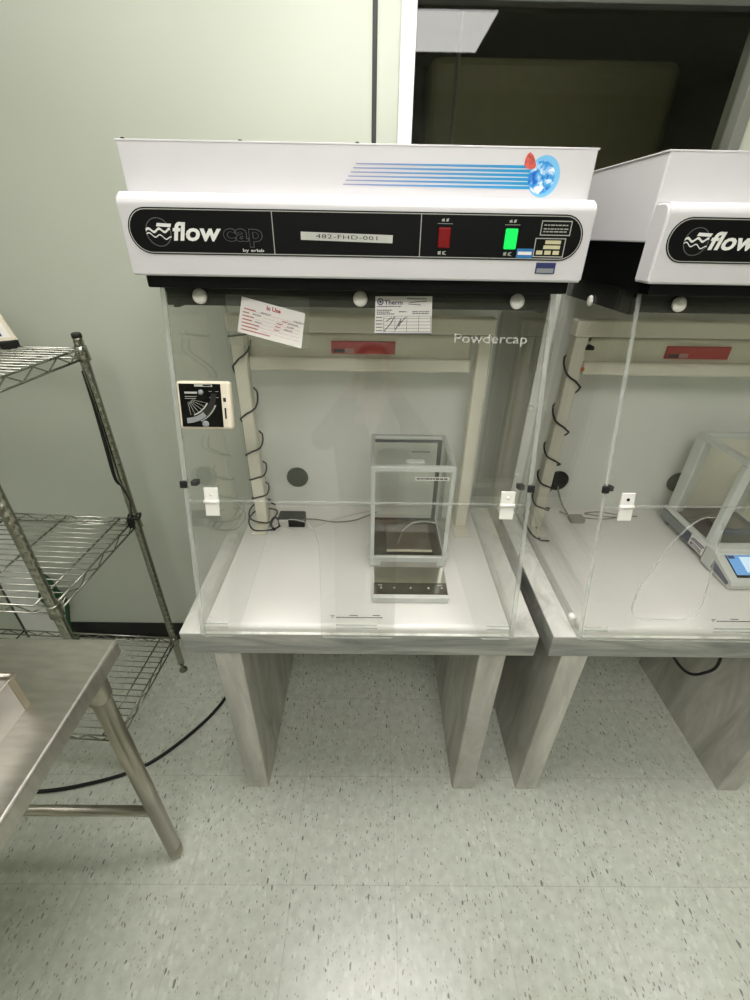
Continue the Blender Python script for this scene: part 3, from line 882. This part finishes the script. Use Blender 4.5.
def post_cable(x, first, label):
    pts = []
    if first:
        seg = [(x + .06, BY - .03, .832), (x + .035, BY - .05, .83), (x - .02, BY - .055, .832), (x - .044, BY - .01, .845), (x - .02, BY + .04, .85), (x + .04, BY + .03, .852), (x + .03, BY - .045, .855), (x - .03, BY - .04, .865), (x - .036, BY + .02, .875), (x + .01, BY + .042, .88), (x + .044, BY + .005, .89)]
    else:
        seg = [(x + .02, BY - .09, .828), (x - .01, BY - .085, .829), (x - .03, BY - .05, .835), (x - .036, BY + .01, .86), (x + .0, BY + .04, .872), (x + .042, BY + .008, .888)]
    pts = spline(seg, 8)
    hz = [.89, .95, 1.02, 1.115, 1.24, 1.40, 1.425] if first else [.888, .965, 1.05, 1.15, 1.28, 1.42]
    for i in range(len(hz) - 1):
        for k in range(1, 17):
            a = (2 if first else -2) * PI * k / 16
            rad = .040
            z = hz[i] + (hz[i + 1] - hz[i]) * k / 16
            # square-ish wrap round the post
            ca, sa = math.cos(a), math.sin(a); q = 1 / max(abs(ca), abs(sa)) ** .45
            pts.append((x + .024 * q * ca + (.006 if ca > 0 else 0), BY + .024 * q * sa, z))
    single('power_cable', MB().tube(pts, .0026, 7), 'black_soft', label, 'cable', 'cables wound round the posts')
post_cable(XL1, True, 'black cable wound round the beige post beside the black power adapter')
post_cable(XL2, False, 'black cable wound round the beige post in the hood at the right edge')

# power adapter lying on the tray, with its leads
t = thing('power_adapter', 'black power adapter with silver label lying behind the hand opening', 'power adapter', (-.255, 1.205, .8216))
obj('body', MB().box(-.302, -.216, 1.185, 1.232, .8216, .858, .004), 'black_soft', t)
obj('label_patch', MB().box(-.297, -.268, 1.1843, 1.1856, .8225, .852), 'label_silver', t)
obj('lead', MB().tube(spline([(-.303, 1.205, .84), (-.315, 1.20, .85), (-.325, 1.185, .835), (-.31, 1.165, .826)], 8), .004, 8), 'black_soft', t)
obj('lead', MB().tube(spline([(-.215, 1.21, .84), (-.18, 1.225, .828), (-.12, 1.215, .826), (-.06, 1.225, .8255), (-.02, 1.25, .8255), (.02, 1.258, .84)], 10), .0022, 7), 'cord_grey', t)
single('white_cord', MB().tube(spline([(-.288, 1.179, .8262), (-.262, 1.166, .8242), (-.235, 1.158, .8238), (-.205, 1.165, .8238), (-.17, 1.20, .8238), (-.10, 1.245, .8238), (-.05, 1.27, .8238), (.0, 1.29, .8238)], 10), .0017, 7), 'cord_white', 'thin white cord lying on the tray in front of the black adapter', 'cord')

# grommet cable and plug in the second hood
gx = HCX[1] - .262
single('grey_cord', MB().tube(spline([(gx - .01, 1.312, .92), (gx - .03, 1.30, .90), (gx - .055, 1.27, .87), (gx - .085, 1.22, .835), (gx - .095, 1.17, .8255), (gx - .10, 1.13, .8252)], 10), .003, 7), 'charcoal', 'dark cord hanging from the black grommet to the tray', 'cord')
t = thing('mains_plug', 'grey plug on a grey cord lying below the black grommet', 'plug', (gx + .055, 1.26, .8216))
obj('plug_body', MB().box(gx + .035, gx + .085, 1.225, 1.262, .8216, .842, .008, 3), 'cord_grey', t)
obj('cord', MB().tube(spline([(gx + .04, 1.25, .832), (gx + .02, 1.28, .86), (gx + .005, 1.305, .90), (gx + .002, 1.313, .918)], 10), .003, 7), 'cord_grey', t)
single('coiled_cord', MB().tube(spline([(.66, 1.30, .824), (.70, 1.27, .824), (.78, 1.255, .824), (.84, 1.265, .824), (.86, 1.28, .824), (.80, 1.30, .824), (.74, 1.28, .829), (.82, 1.26, .830), (.92, 1.275, .824)], 10), .0022, 7), 'cord_grey', 'thin grey cord looped on the tray behind the balance with a blue screen', 'cord')

# ------------------------------------------------------------------ analytical balance in the first hood
def frame_bars(mb, x0, x1, y0, y1, z0, z1, r=.005, corner=True):
    for x in (x0, x1):
        for y in (y0, y1): mb.box(x - r, x + r, y - r, y + r, z0, z1, .0015)
ZT = .8216
t = thing('analytical_balance', 'analytical balance with tall glass draft shield and mirrored console', 'balance', (.11, 1.06, ZT))
X0, X1, Y0, Y1 = -.001, .214, .985, 1.192
ZB, ZS = .858, 1.141
bb = obj('base', MB().box(X0 + .004, X1 - .004, Y0 + .004, Y1 + .03, ZT + .012, ZB, .006, 3), 'bal_body', t)
for fx in (X0 + .03, X1 - .03):
    for fy in (Y0 + .03, Y1 - .01):
        obj('foot', MB().cyl((fx, fy, ZT), (fx, fy, ZT + .0125), .014, 16), 'black_soft', t)
obj('chamber_floor', MB().box(X0 + .007, X1 - .007, Y0 + .009, Y1 - .004, ZB, ZB + .004, .001), 'bal_floor', t)
po = obj('weighing_pan', MB().box(.046, .176, 1.005, 1.135, ZB + .012, ZB + .017, .002).cyl((.111, 1.07, ZB + .004), (.111, 1.07, ZB + .012), .03, 20), 'bal_pan', t)
obj('pan_rim', MB().box(.046, .176, 1.0025, 1.005, ZB + .011, ZB + .0185, .0008), 'pan_rim', po)
fr = MB()
fr.box(X0, X0 + .011, Y0, Y0 + .010, ZB, ZS, .0015).box(X1 - .011, X1, Y0, Y0 + .010, ZB, ZS, .0015)
fr.box(X0, X1, Y0 - .001, Y0 + .011, ZB - .026, ZB + .006, .002)
fr.box(X0, X1, Y0 - .002, Y0 + .012, ZS - .004, ZS + .010, .002)
fr.box(X0, X0 + .010, Y0 + .012, Y1, ZS - .002, ZS + .008, .0015).box(X1 - .010, X1, Y0 + .012, Y1, ZS - .002, ZS + .008, .0015)
fr.box(X0, X1, Y1 - .010, Y1 + .006, ZS - .002, ZS + .008, .0015)
fr.box(X0, X0 + .010, Y1 - .010, Y1 + .006, ZB, ZS, .0015).box(X1 - .010, X1, Y1 - .010, Y1 + .006, ZB, ZS, .0015)
obj('shield_frame', fr, 'alu', t)
bt = MB().box(X0 + .010, X1 - .010, Y1 - .013, Y1 - .010, ZS - .010, ZS - .002).box(X1 - .022, X1 - .010, Y1 - .014, Y1 - .010, ZB + .004, ZS - .01).box(X0 + .010, X1 - .010, Y1 - .013, Y1 - .010, ZB + .004, ZB + .010)
obj('seal_strip', bt, 'black_soft', t)
obj('glass_pane', MB().box(X0 + .011, X1 - .011, Y0 + .003, Y0 + .0055, ZB + .006, ZS - .004), 'glass', t)
obj('glass_pane', MB().box(X0 + .003, X0 + .0055, Y0 + .012, Y1 - .010, ZB + .004, ZS - .002), 'glass', t)
obj('glass_pane', MB().box(X1 - .0055, X1 - .003, Y0 + .012, Y1 - .010, ZB + .004, ZS - .002), 'glass', t)
obj('glass_pane', MB().box(X0 + .010, X1 - .010, Y1 - .004, Y1 - .0015, ZB + .004, ZS - .002), 'glass', t)
tp = obj('top_pane', MB().box(X0 + .010, X1 - .010, Y0 + .012, Y1 - .010, ZS + .001, ZS + .004), 'glass', t)
obj('pull_tab', MB().box(.088, .136, Y0 + .026, Y0 + .046, ZS + .004, ZS + .009, .002), 'alu', tp)
k = MB()
for a in range(6): k.box(.108 + a * .0085, .108 + a * .0085 + .006, Y0 + .098, Y0 + .103, ZS + .004, ZS + .0045)
obj('printed_mark', k, 'ink_dark', tp)
lf = MB().box(.112, .199, Y0 + .0018, Y0 + .003, ZS - .030, ZS - .020)
lo = obj('label_strip', lf, 'paper', t)
k = MB(); u = .115
while u < .194:
    l = random.uniform(.004, .010); k.box(u, min(u + l, .197), Y0 + .0014, Y0 + .0018, ZS - .027, ZS - .0225); u += l + .002
obj('printed_text', k, 'ink_dark', lo)
for xs in (X0 - .008, X1):
    obj('door_handle', MB().box(xs, xs + .008, Y0 + .012, Y0 + .045, ZB - .012, ZB + .02, .003), 'alu', t)
# console on a neck in front of the base
obj('neck', MB().box(.03, .188, .935, Y0 + .002, ZT + .014, ZT + .026, .002), 'cord_grey', t)  # darker grey than the body: shadow of the gap put into the colour
cp = [(.847, ZT + .002), (.845, ZT + .022), (.849, ZT + .0265), (.943, ZT + .0375), (.949, ZT + .034), (.949, ZT + .002)]
co = obj('console', MB().prism([cp], .008, .204, lambda y, z, x: (x, y, z)), 'bal_body', t)
cs = Vector((0, .094, .011)).normalized(); cn = Vector((0, -cs.z, cs.y))
CF = lambda u, s, w=0.0: tuple(Vector((u, .849, ZT + .0265)) + cs * s + cn * w)
obj('display', MB().prism([[(.010, .040), (.202, .040), (.202, .0965), (.010, .0965)]], .0002, .002, CF), 'mirror', co)
obj('key_strip', MB().prism([[(.010, .001), (.202, .001), (.202, .040), (.010, .040)]], .0002, .002, CF), 'mirror_dark', co)
k = MB()
for u in (.025, .06, .103, .15, .185):
    k.prism([[(u, .02), (u + .007, .02), (u + .0035, .027)]], .002, .0024, CF)
for u in (.02, .178): k.prism([[(u, .030), (u + .012, .030), (u + .012, .033), (u, .033)]], .002, .0024, CF)
obj('key_marks', k, 'line_grey', co)
obj('front_trim', MB().box(.006, .206, .8435, .847, ZT + .0165, ZT + .0225, .001), 'alu', co)

# ------------------------------------------------------------------ balance with colour screen in the second hood
t = thing('analytical_balance', 'pale grey balance with lit blue touch screen, near the right edge', 'balance', (1.07, 1.06, ZT))
X0, X1, Y0, Y1 = .985, 1.215, 1.005, 1.265
ZB, ZS = .885, 1.135
bd = MB().box(X0, X1, Y0 - .02, Y1, ZT + .012, ZB, .012, 4)
bo = obj('base', bd, 'bal_body', t)
for fx in (X0 + .03, X1 - .03):
    for fy in (.95, Y1 - .03):
        obj('foot', MB().cyl((fx, fy, ZT), (fx, fy, ZT + .0125), .014, 16), 'black_soft', t)
SF = lambda y, z, w=0.0: (X0 - w, y, z)
pz = lambda y0, y1, z0, z1: [[(y1, z0), (y0, z0), (y0, z1), (y1, z1)]]
obj('side_panel', MB().prism(pz(1.10, 1.252, .842, .876), 0, .0012, SF), 'blue_grey', bo)
obj('side_window', MB().prism(pz(1.132, 1.249, .845, .873), .0012, .0018, SF), 'grey_window', bo)
obj('side_panel', MB().prism(pz(.992, 1.034, .842, .876), 0, .0012, SF), 'blue_grey', bo)
obj('name_plate', MB().prism(pz(1.034, 1.10, .842, .876), 0, .001, SF), 'paper', bo)
SM = lambda u, z, w=0.0: (X0 - .001 - w, 1.101 - u, z)
k = MB()
for v, a, b_ in ((.867, .012, .060), (.861, .006, .055)):
    u = a
    while u < b_:
        l = random.uniform(.004, .009); k.prism([[(u, v), (u + l, v), (u + l, v + .0035), (u, v + .0035)]], 0, .0004, SM); u += l + .0012
k.text('8C77A2', (.008, .058, .8455, .856), SM, .0004, bold=.02)
obj('printed_text', k, 'navy', bo)
# front console with touch screen
cp = [(.908, ZT + .006), (.904, ZT + .020), (.909, ZT + .029), (1.010, ZT + .0665), (1.030, ZT + .0645), (1.030, ZT + .006)]
co = obj('console', MB().prism([cp], X0 - .002, X1 + .002, lambda y, z, x: (x, y, z)), 'bal_body', t)
obj('console_trim', MB().prism([[(.988, ZT + .018), (.918, ZT + .012), (.915, ZT + .022), (.986, ZT + .044)]], 0, .0015, lambda y, z, w=0.0: (X0 - .002 - w, y, z)), 'blue_grey', co)
cs = Vector((0, .101, .0375)).normalized(); cn = Vector((0, -cs.z, cs.y))
CF = lambda u, s, w=0.0: tuple(Vector((u, .909, ZT + .029)) + cs * s + cn * w)
obj('screen_bezel', MB().prism([[(X0 + .022, .014), (X1 - .022, .014), (X1 - .022, .088), (X0 + .022, .088)]], .0002, .0014, CF), 'black_gloss', co)
obj('screen', MB().prism([[(X0 + .025, .022), (X1 - .025, .022), (X1 - .025, .086), (X0 + .025, .086)]], .0014, .0018, CF), 'screen', co, label='lit blue touch screen')
obj('screen_panel', MB().prism([[(X0 + .058, .030), (X1 - .03, .030), (X1 - .03, .080), (X0 + .058, .080)]], .0018, .0021, CF), 'screen_light', co)
obj('screen_icon', MB().prism([[(X0 + .027, .074), (X0 + .045, .074), (X0 + .045, .084), (X0 + .027, .084)]], .0018, .0021, CF), 'navy', co)
obj('sensor_dot', MB().prism([[(X0 + .012, .092), (X0 + .022, .092), (X0 + .022, .096), (X0 + .012, .096)]], .0002, .0012, CF), 'ink_dark', co)
# draft shield
fr = MB()
a0, a1, c0, c1 = .990, 1.205, 1.035, 1.250
for x in (a0, a1 - .02):
    fr.box(x, x + .026, c1 - .042, c1, ZB, ZS, .003)
    fr.box(x, x + .024, c0, c0 + .02, ZB, ZS, .003)
    fr.box(x, x + .02, c0, c1, ZS, ZS + .016, .003)
fr.box(a0 + .02, a1 - .02, c1 - .018, c1, ZS, ZS + .016, .003).box(a0 + .02, a1 - .02, c0, c0 + .016, ZS, ZS + .016, .003)
obj('shield_frame', fr, 'alu', t)
obj('chamber_floor', MB().box(a0 + .012, a1 - .012, c0 + .01, c1 - .01, ZB, ZB + .003), 'bal_floor', t)
obj('weighing_pan', MB().cyl((1.10, 1.135, ZB + .003), (1.10, 1.135, ZB + .014), .012, 16).cyl((1.10, 1.135, ZB + .014), (1.10, 1.135, ZB + .018), .045, 28), 'bal_pan', t)
for (xx) in (a0 + .004, a1 - .0065):
    obj('glass_pane', MB().box(xx, xx + .0025, c0 + .018, c1 - .034, ZB + .003, ZS), 'glass', t)
obj('glass_pane', MB().box(a0 + .02, a1 - .02, c0 + .004, c0 + .0065, ZB + .003, ZS), 'glass', t)
obj('glass_pane', MB().box(a0 + .02, a1 - .02, c0 + .016, c1 - .018, ZS + .004, ZS + .007), 'glass', t)
obj('back_wall', MB().box(a0 + .02, a1 - .02, c1 - .008, c1 - .002, ZB + .003, ZS), 'beige', t)
obj('seal_strip', MB().box(a0 + .021, a0 + .025, c1 - .014, c1 - .008, ZB + .003, ZS), 'charcoal', t)

# ------------------------------------------------------------------ wire shelving
RXr, RXl, RYf, RYb = -.823, -1.72, .857, 1.275
t = thing('wire_rack', 'chrome wire shelving rack standing against the wall', 'shelving', (RXr, RYf, 0))
rack = t
SHZ = (1.362, .795, .20)
def post(x, y):
    pts, rs = [], []
    z = .045
    while z < 1.37:
        pts += [(x, y, z), (x, y, z + .0225), (x, y, z + .0232), (x, y, z + .0247)]; rs += [.0127, .0127, .0124, .0124]
        z += .0254
    p = obj('post', MB().tube(pts, rs, 14), 'chrome_post', t)
    obj('post_cap', MB().tube([(x, y, z), (x, y, z + .010), (x, y, z + .013)], [.0130, .0130, .010], 14), 'charcoal', p)
    obj('levelling_foot', MB().tube([(x, y, 0), (x, y, .006), (x, y, .012), (x, y, .016), (x, y, .046)], [.017, .017, .012, .006, .006], 14), 'chrome', p)
    for sz in SHZ:
        obj('collar', MB().tube([(x, y, sz - .034), (x, y, sz - .032), (x, y, sz + .006), (x, y, sz + .008)], [.0150, .0180, .0160, .0140], 16), 'chrome_post', p)
for x in (RXr, RXl):
    for y in (RYf, RYb): post(x, y)
for sz in SHZ:
    m = MB(); wr = .0030
    loop = [(RXr, RYf), (RXr, RYb), (RXl, RYb), (RXl, RYf)]
    for i in range(4):
        a, b_ = loop[i], loop[(i + 1) % 4]
        for dz in (0, -.027):
            m.tube([(a[0], a[1], sz + dz), (b_[0], b_[1], sz + dz)], wr, 7)
    eo = obj('shelf', m, 'chrome', t)
    m = MB()
    for i in range(4):
        a, b_ = Vector(loop[i]), Vector(loop[(i + 1) % 4])
        n = max(4, int((b_ - a).length / .042))
        pts = []
        for k in range(n + 1):
            q = a + (b_ - a) * (.03 + .94 * k / n); pts.append((q.x, q.y, sz - (.002 if k % 2 else .026)))
        m.tube(pts, .0022, 6)
    obj('edge_truss', m, 'chrome', eo)
    m = MB(); n = 17
    for k in range(1, n):
        y = RYf + (RYb - RYf) * k / n
        m.tube([(RXl, y, sz + .002), (RXr, y, sz + .002)], .0019, 6)
    obj('deck_wires', m, 'chrome', eo)
    m = MB()
    for x in (RXr - .055, RXr - .245, RXr - .44, RXr - .64, RXr - .84):
        m.tube([(x, RYf, sz - .003), (x, RYb, sz - .003)], .0030, 6)
    obj('cross_wire', m, 'chrome', eo)
rack.location = (-.834, .848, 0); rack.rotation_euler = (0, 0, math.radians(-3))
RXr, RYb = -.812, 1.265
# black cord tied along the back post
pts = spline([(RXr - .006, RYb - .016, 1.305), (RXr - .002, RYb - .020, 1.20), (RXr - .004, RYb - .022, 1.08), (RXr - .008, RYb - .022, .965), (RXr + .004, RYb - .020, .93), (RXr + .012, RYb - .018, .87), (RXr + .004, RYb - .028, .81)], 8)
nn = len(pts)
single('black_strap', MB().tube(pts, [.0022 + .0062 * max(0, math.sin(PI * min(1, k / (nn * .62)))) ** .8 * (k / nn + .25) if k < nn * .62 else .0022 for k in range(nn)], 8), 'black_soft', 'black strap hanging along the back post of the wire rack', 'strap')
single('cable_tie', MB().tube([(RXr + .020 * math.cos(a), RYb + .020 * math.sin(a), .806 + .004 * math.sin(3 * a)) for a in [2 * PI * i / 20 for i in range(21)]], .004, 7).box(RXr - .012, RXr + .006, RYb - .032, RYb - .019, .776, .815, .003), 'black_soft', 'black tie round the rack post at the middle shelf', 'cable tie')
# document holder on the top shelf
zt = SHZ[0] + .0042
t2 = thing('document_holder', 'cream card holder lying on the top wire shelf', 'card holder', (-1.04, 1.24, zt))
dO = Vector((-.957, 1.236, 1.390)); dU = Vector((-.19, -.03, -.018)).normalized(); dV = Vector((-.45, .22, .86)).normalized(); dN = dU.cross(dV).normalized() * -1
if dN.y > 0: dN = -dN
DH = lambda u, v, w=0.0: tuple(dO + dU * u + dV * v + dN * w)
DR = lambda a, b_, c, d: [[(a, c), (b_, c), (b_, d), (a, d)]]
obj('tray', MB().prism(DR(0, .22, 0, .15), -.006, 0, DH), 'cream', t2)
obj('card', MB().prism(DR(.010, .21, .008, .142), 0, .0008, DH), 'paper', t2)
obj('printed_text', MB().text('101', (.028, .09, .012, .032), lambda u, v, w=0.0: DH(.118 - u, v, .001 + w), .0004), 'navy', t2)
obj('foot', MB().box(-1.0, -.972, 1.222, 1.262, zt, 1.386, .003), 'black_soft', t2)
obj('stand', MB().prism([[(0, 0), (.10, 0), (.05, .10)]], 0, .01, lambda u, v, w=0.0: (-1.03 - w, 1.25 - .06 + u, zt + v)), 'cream', t2)
# green hose loop and grey board behind the rack
pts = spline([(-1.345, 1.405, .006), (-1.355, 1.41, .12), (-1.33, 1.42, .26), (-1.36, 1.40, .36), (-1.40, 1.39, .30), (-1.37, 1.40, .24), (-1.34, 1.41, .33), (-1.36, 1.40, .42), (-1.40, 1.40, .40)], 10)
single('green_hose', MB().tube(pts, .009, 8), 'green', 'dark green hose looped against the wall behind the wire rack', 'hose')

# ------------------------------------------------------------------ steel table
SX1, SX0, SY1, SY0, SZ = -.54, -1.80, .653, -.11, .898
t = thing('steel_table', 'brushed stainless steel table at the left edge', 'table', ((SX0 + SX1) / 2, (SY0 + SY1) / 2, 0))
tp = MB().box(SX0, SX1, SY0, SY1, SZ - .042, SZ, .005, 3)
obj('tabletop', tp, 'steel', t)
LEG = [(-.587, .60), (-1.753, .60), (-.587, -.06), (-1.753, -.06)]
for x, y in LEG:
    lo = obj('leg', MB().tube([(x, y, .055), (x, y, SZ - .043)], .0206, 24), 'steel_tube', t)
    obj('socket', MB().tube([(x, y, SZ - .125), (x, y, SZ - .122), (x, y, SZ - .0425)], [.0235, .0255, .0285], 24), 'steel_tube', lo)
    obj('foot', MB().tube([(x, y, 0), (x, y, .008), (x, y, .02), (x, y, .056)], [.014, .0195, .0206, .0206], 24), 'steel_tube', lo)
obj('crossbar', MB().cyl((-1.735, .60, .265), (-.605, .60, .265), .0135, 16), 'steel_tube', t)
for x in (-1.753,):
    obj('crossbar', MB().cyl((x, -.042, .265), (x, .582, .265), .0135, 16), 'steel_tube', t)
# open steel box on the table
t = thing('steel_box', 'open stainless steel box with rolled rim on the steel table', 'box', (-.74, .38, SZ))
bx = MB(); x1, x0, y1, y0, z0, z1 = -.624, -.86, .500, .22, SZ, SZ + .078
for a in ((x1 - .003, x1, y0, y1, z0, z1), (x0, x0 + .003, y0, y1, z0, z1), (x0 + .003, x1 - .003, y1 - .003, y1, z0, z1), (x0 + .003, x1 - .003, y0, y0 + .003, z0, z1), (x0 + .003, x1 - .003, y0 + .003, y1 - .003, z0, z0 + .003)):
    bx.box(*a, .0006)
obj('body', bx, 'steel_pan', t)
for yy in (y1, y0): obj('rolled_rim', MB().cyl((x0, yy, z1), (x1, yy, z1), .007, 12), 'steel_tube', t)
obj('corner_strip', MB().box(x1, x1 + .001, y1 - .012, y1, z0, z1), 'brown', t)

# ------------------------------------------------------------------ floor cables
single('floor_cable', MB().tube(spline([(-1.45, .80, .0065), (-1.28, .765, .0065), (-1.128, .768, .0065), (-1.005, .785, .0065), (-.855, .828, .0065), (-.757, .888, .0065), (-.652, 1.007, .0065), (-.592, 1.118, .0065), (-.56, 1.25, .0065), (-.55, 1.38, .0065)], 10), .0062, 9), 'black_soft', 'thick black cable running across the floor under the wire rack', 'cable')
single('hanging_cable', MB().tube(spline([(.985, 1.35, .60), (1.00, 1.15, .52), (1.03, 1.02, .44), (1.09, .99, .375), (1.15, .99, .366), (1.195, 1.0, .42), (1.215, 1.1, .56), (1.218, 1.2, .64)], 10), .005, 8), 'black_soft', 'black cable loop hanging under the marble table at the right edge', 'cable')

# ------------------------------------------------------------------ the photographer, seen mirrored in the panes
def skinned(name, verts, edges, radii, mat, parent, root=0, sub=2):
    me = bpy.data.meshes.new('tmp'); me.from_pydata([Vector(v) for v in verts], edges, [])
    o = bpy.data.objects.new('tmp_skin', me); COL.objects.link(o)
    sk = o.modifiers.new('s', 'SKIN'); sk.use_smooth_shade = True
    sv = me.skin_vertices[0].data if me.skin_vertices else None
    if sv is None:
        bpy.context.view_layer.update(); sv = me.skin_vertices[0].data
    for i, r in enumerate(radii):
        sv[i].radius = r if isinstance(r, tuple) else (r, r)
        sv[i].use_root = (i == root)
    ss = o.modifiers.new('d', 'SUBSURF'); ss.levels = sub; ss.render_levels = sub
    dg = bpy.context.evaluated_depsgraph_get(); dg.update()
    m2 = bpy.data.meshes.new_from_object(o.evaluated_get(dg))
    bpy.data.objects.remove(o); bpy.data.meshes.remove(me)
    mb = MB(); mb.bm.from_mesh(m2); bpy.data.meshes.remove(m2)
    for f in mb.bm.faces: f.smooth = True; f.material_index = 0
    return obj(name, mb, mat, parent)
per = thing('person', 'person in a dark jacket holding up a phone, mirrored in the front pane', 'person', (0, -.40, 0))
PC = CAM - fw * .022 - up_ * .045                    # middle of the phone
V, Ed, Ra = [], [], []
def nv(p, r, par=None):
    V.append(tuple(p)); Ra.append(r)
    if par is not None: Ed.append((par, len(V) - 1))
    return len(V) - 1
pel = nv((0, -.40, .98), (.15, .11))
sp1 = nv((0, -.415, 1.16), (.15, .11), pel); sp2 = nv((0, -.42, 1.38), (.165, .115), sp1)
nk0 = nv((0, -.41, 1.54), (.09, .075), sp2); nk1 = nv((0, -.395, 1.61), .056, nk0)
hd0 = nv((0, -.375, 1.67), (.066, .08), nk1); hd1 = nv((0, -.372, 1.745), (.076, .096), hd0); hd2 = nv((0, -.378, 1.805), (.066, .082), hd1)
nose = nv((0, -.278, 1.70), .011, None); 
Ed.append((hd0, nose))
for s in (-1, 1):
    sh = nv((s * .175, -.42, 1.49), .062, sp2); el = nv((s * .245, -.235, 1.335), .045, sh)
    wr = nv(PC + rt * s * .082 - up_ * .075 - fw * .035, .027, el)
    pm = nv(PC + rt * s * .060 - up_ * .020 - fw * .030, (.017, .03), wr)
    for k in range(4):
        b0 = nv(PC + rt * s * .050 + up_ * (.028 - .019 * k) - fw * .022, .0085, pm)
        b1 = nv(PC + rt * s * (.047 - .001 * k) + up_ * (.030 - .019 * k) - fw * .006, .008, b0)
        nv(PC + rt * s * (.030 + .002 * k) + up_ * (.030 - .019 * k) + fw * .006, .007, b1)
    t0 = nv(PC + rt * s * .045 - up_ * .030 - fw * .030, .0105, pm)
    nv(PC + rt * s * .022 - up_ * .012 - fw * .026, .0095, t0)
    hp = nv((s * .095, -.40, .92), .088, pel); kn = nv((s * .105, -.385, .50), .058, hp); an = nv((s * .115, -.42, .10), .042, kn)
    nv((s * .125, -.30, .045), .036, an)
body = skinned('body', V, Ed, Ra, 'skin', per)
def garment(name, pts, mat):
    vs, es, rs = [], [], []
    for (p, r, par) in pts:
        vs.append(tuple(p)); rs.append(r)
        if par is not None: es.append((par, len(vs) - 1))
    return skinned(name, vs, es, rs, mat, per)
jk = [((0, -.40, .93), (.178, .135), None), ((0, -.415, 1.16), (.172, .13), 0), ((0, -.42, 1.38), (.19, .138), 1), ((0, -.413, 1.53), (.10, .09), 2)]
for s in (-1, 1):
    n0 = len(jk)
    jk += [((s * .175, -.42, 1.49), .075, 2), ((s * .245, -.235, 1.335), .057, n0), (PC + rt * s * .084 - up_ * .095 - fw * .038, .038, n0 + 1)]
garment('jacket', jk, 'jacket')
tr_ = [((0, -.40, .98), (.165, .125), None)]
for s in (-1, 1):
    n0 = len(tr_)
    tr_ += [((s * .095, -.40, .90), .10, 0), ((s * .105, -.385, .50), .074, n0), ((s * .115, -.42, .09), .06, n0 + 1)]
garment('trousers', tr_, 'trousers')
garment('collar', [((0, -.345, 1.44), .03, None), ((-.03, -.335, 1.50), .018, 0), ((.03, -.335, 1.50), .018, 0), ((0, -.318, 1.38), .012, 0)], 'shirt')
hr = MB()
bmesh.ops.create_uvsphere(hr.bm, u_segments=20, v_segments=12, radius=1)
for v in hr.bm.verts:
    c = v.co.copy(); v.co = Vector((c.x * .083, -.385 + c.y * .097, 1.775 + c.z * .075))
bmesh.ops.bisect_plane(hr.bm, geom=list(hr.bm.verts) + list(hr.bm.edges) + list(hr.bm.faces), plane_co=(0, -.345, 1.77), plane_no=(0, .75, -.66), clear_outer=True)
for f in hr.bm.faces: f.smooth = True
obj('hair', hr, 'hair', per)
for s in (-1, 1):
    obj('shoe', MB().tube([(s * .115, -.455, .045), (s * .117, -.42, .05), (s * .122, -.33, .045), (s * .126, -.255, .034), (s * .127, -.235, .03)], [.038, .045, .045, .034, .018], 14), 'shoe', per)
    obj('ear', MB().dome((s * .079, -.385, 1.715), (s, 0, 0), .020, .012, 12), 'skin', per)
    obj('eye', MB().dome((s * .030, -.289, 1.725), (0, 1, 0), .008, .004, 10), 'jacket', per)
obj('mouth', MB().box(-.022, .022, -.297, -.288, 1.650, 1.657, .002), 'red_dark', per)
ph = thing('phone', 'dark phone held up in both hands, mirrored in the front pane', 'phone', PC)
pf = lambda c: tuple(PC + rt * c.x + up_ * c.y + fw * c.z)
obj('case', MB().box(-.0365, .0365, -.074, .074, -.0085, 0, .003, 2, xf=pf), 'black_gloss', ph)
obj('screen', MB().box(-.033, .033, -.070, .070, -.0092, -.0085, 0, xf=pf), 'black_gloss', ph)
obj('lens', MB().cyl(PC + rt * .018 + up_ * .055, PC + rt * .018 + up_ * .055 + fw * .003, .008, 16), 'charcoal', ph)

# ------------------------------------------------------------------ render look
wd = bpy.data.worlds.new('world'); SC.world = wd; wd.use_nodes = True
wd.node_tree.nodes['Background'].inputs[0].default_value = (.5, .52, .5, 1)
wd.node_tree.nodes['Background'].inputs[1].default_value = 0.02
vs = SC.view_settings
vs.view_transform = 'Standard'; vs.look = 'None'; vs.exposure = 0.36; vs.gamma = 1.0; vs.use_curve_mapping = False
SC.cycles.transparent_max_bounces = 32
SC.cycles.max_bounces = 10; SC.cycles.diffuse_bounces = 4; SC.cycles.glossy_bounces = 6
SC.cycles.use_denoising = True
SC.cycles.sample_clamp_indirect = 6.0
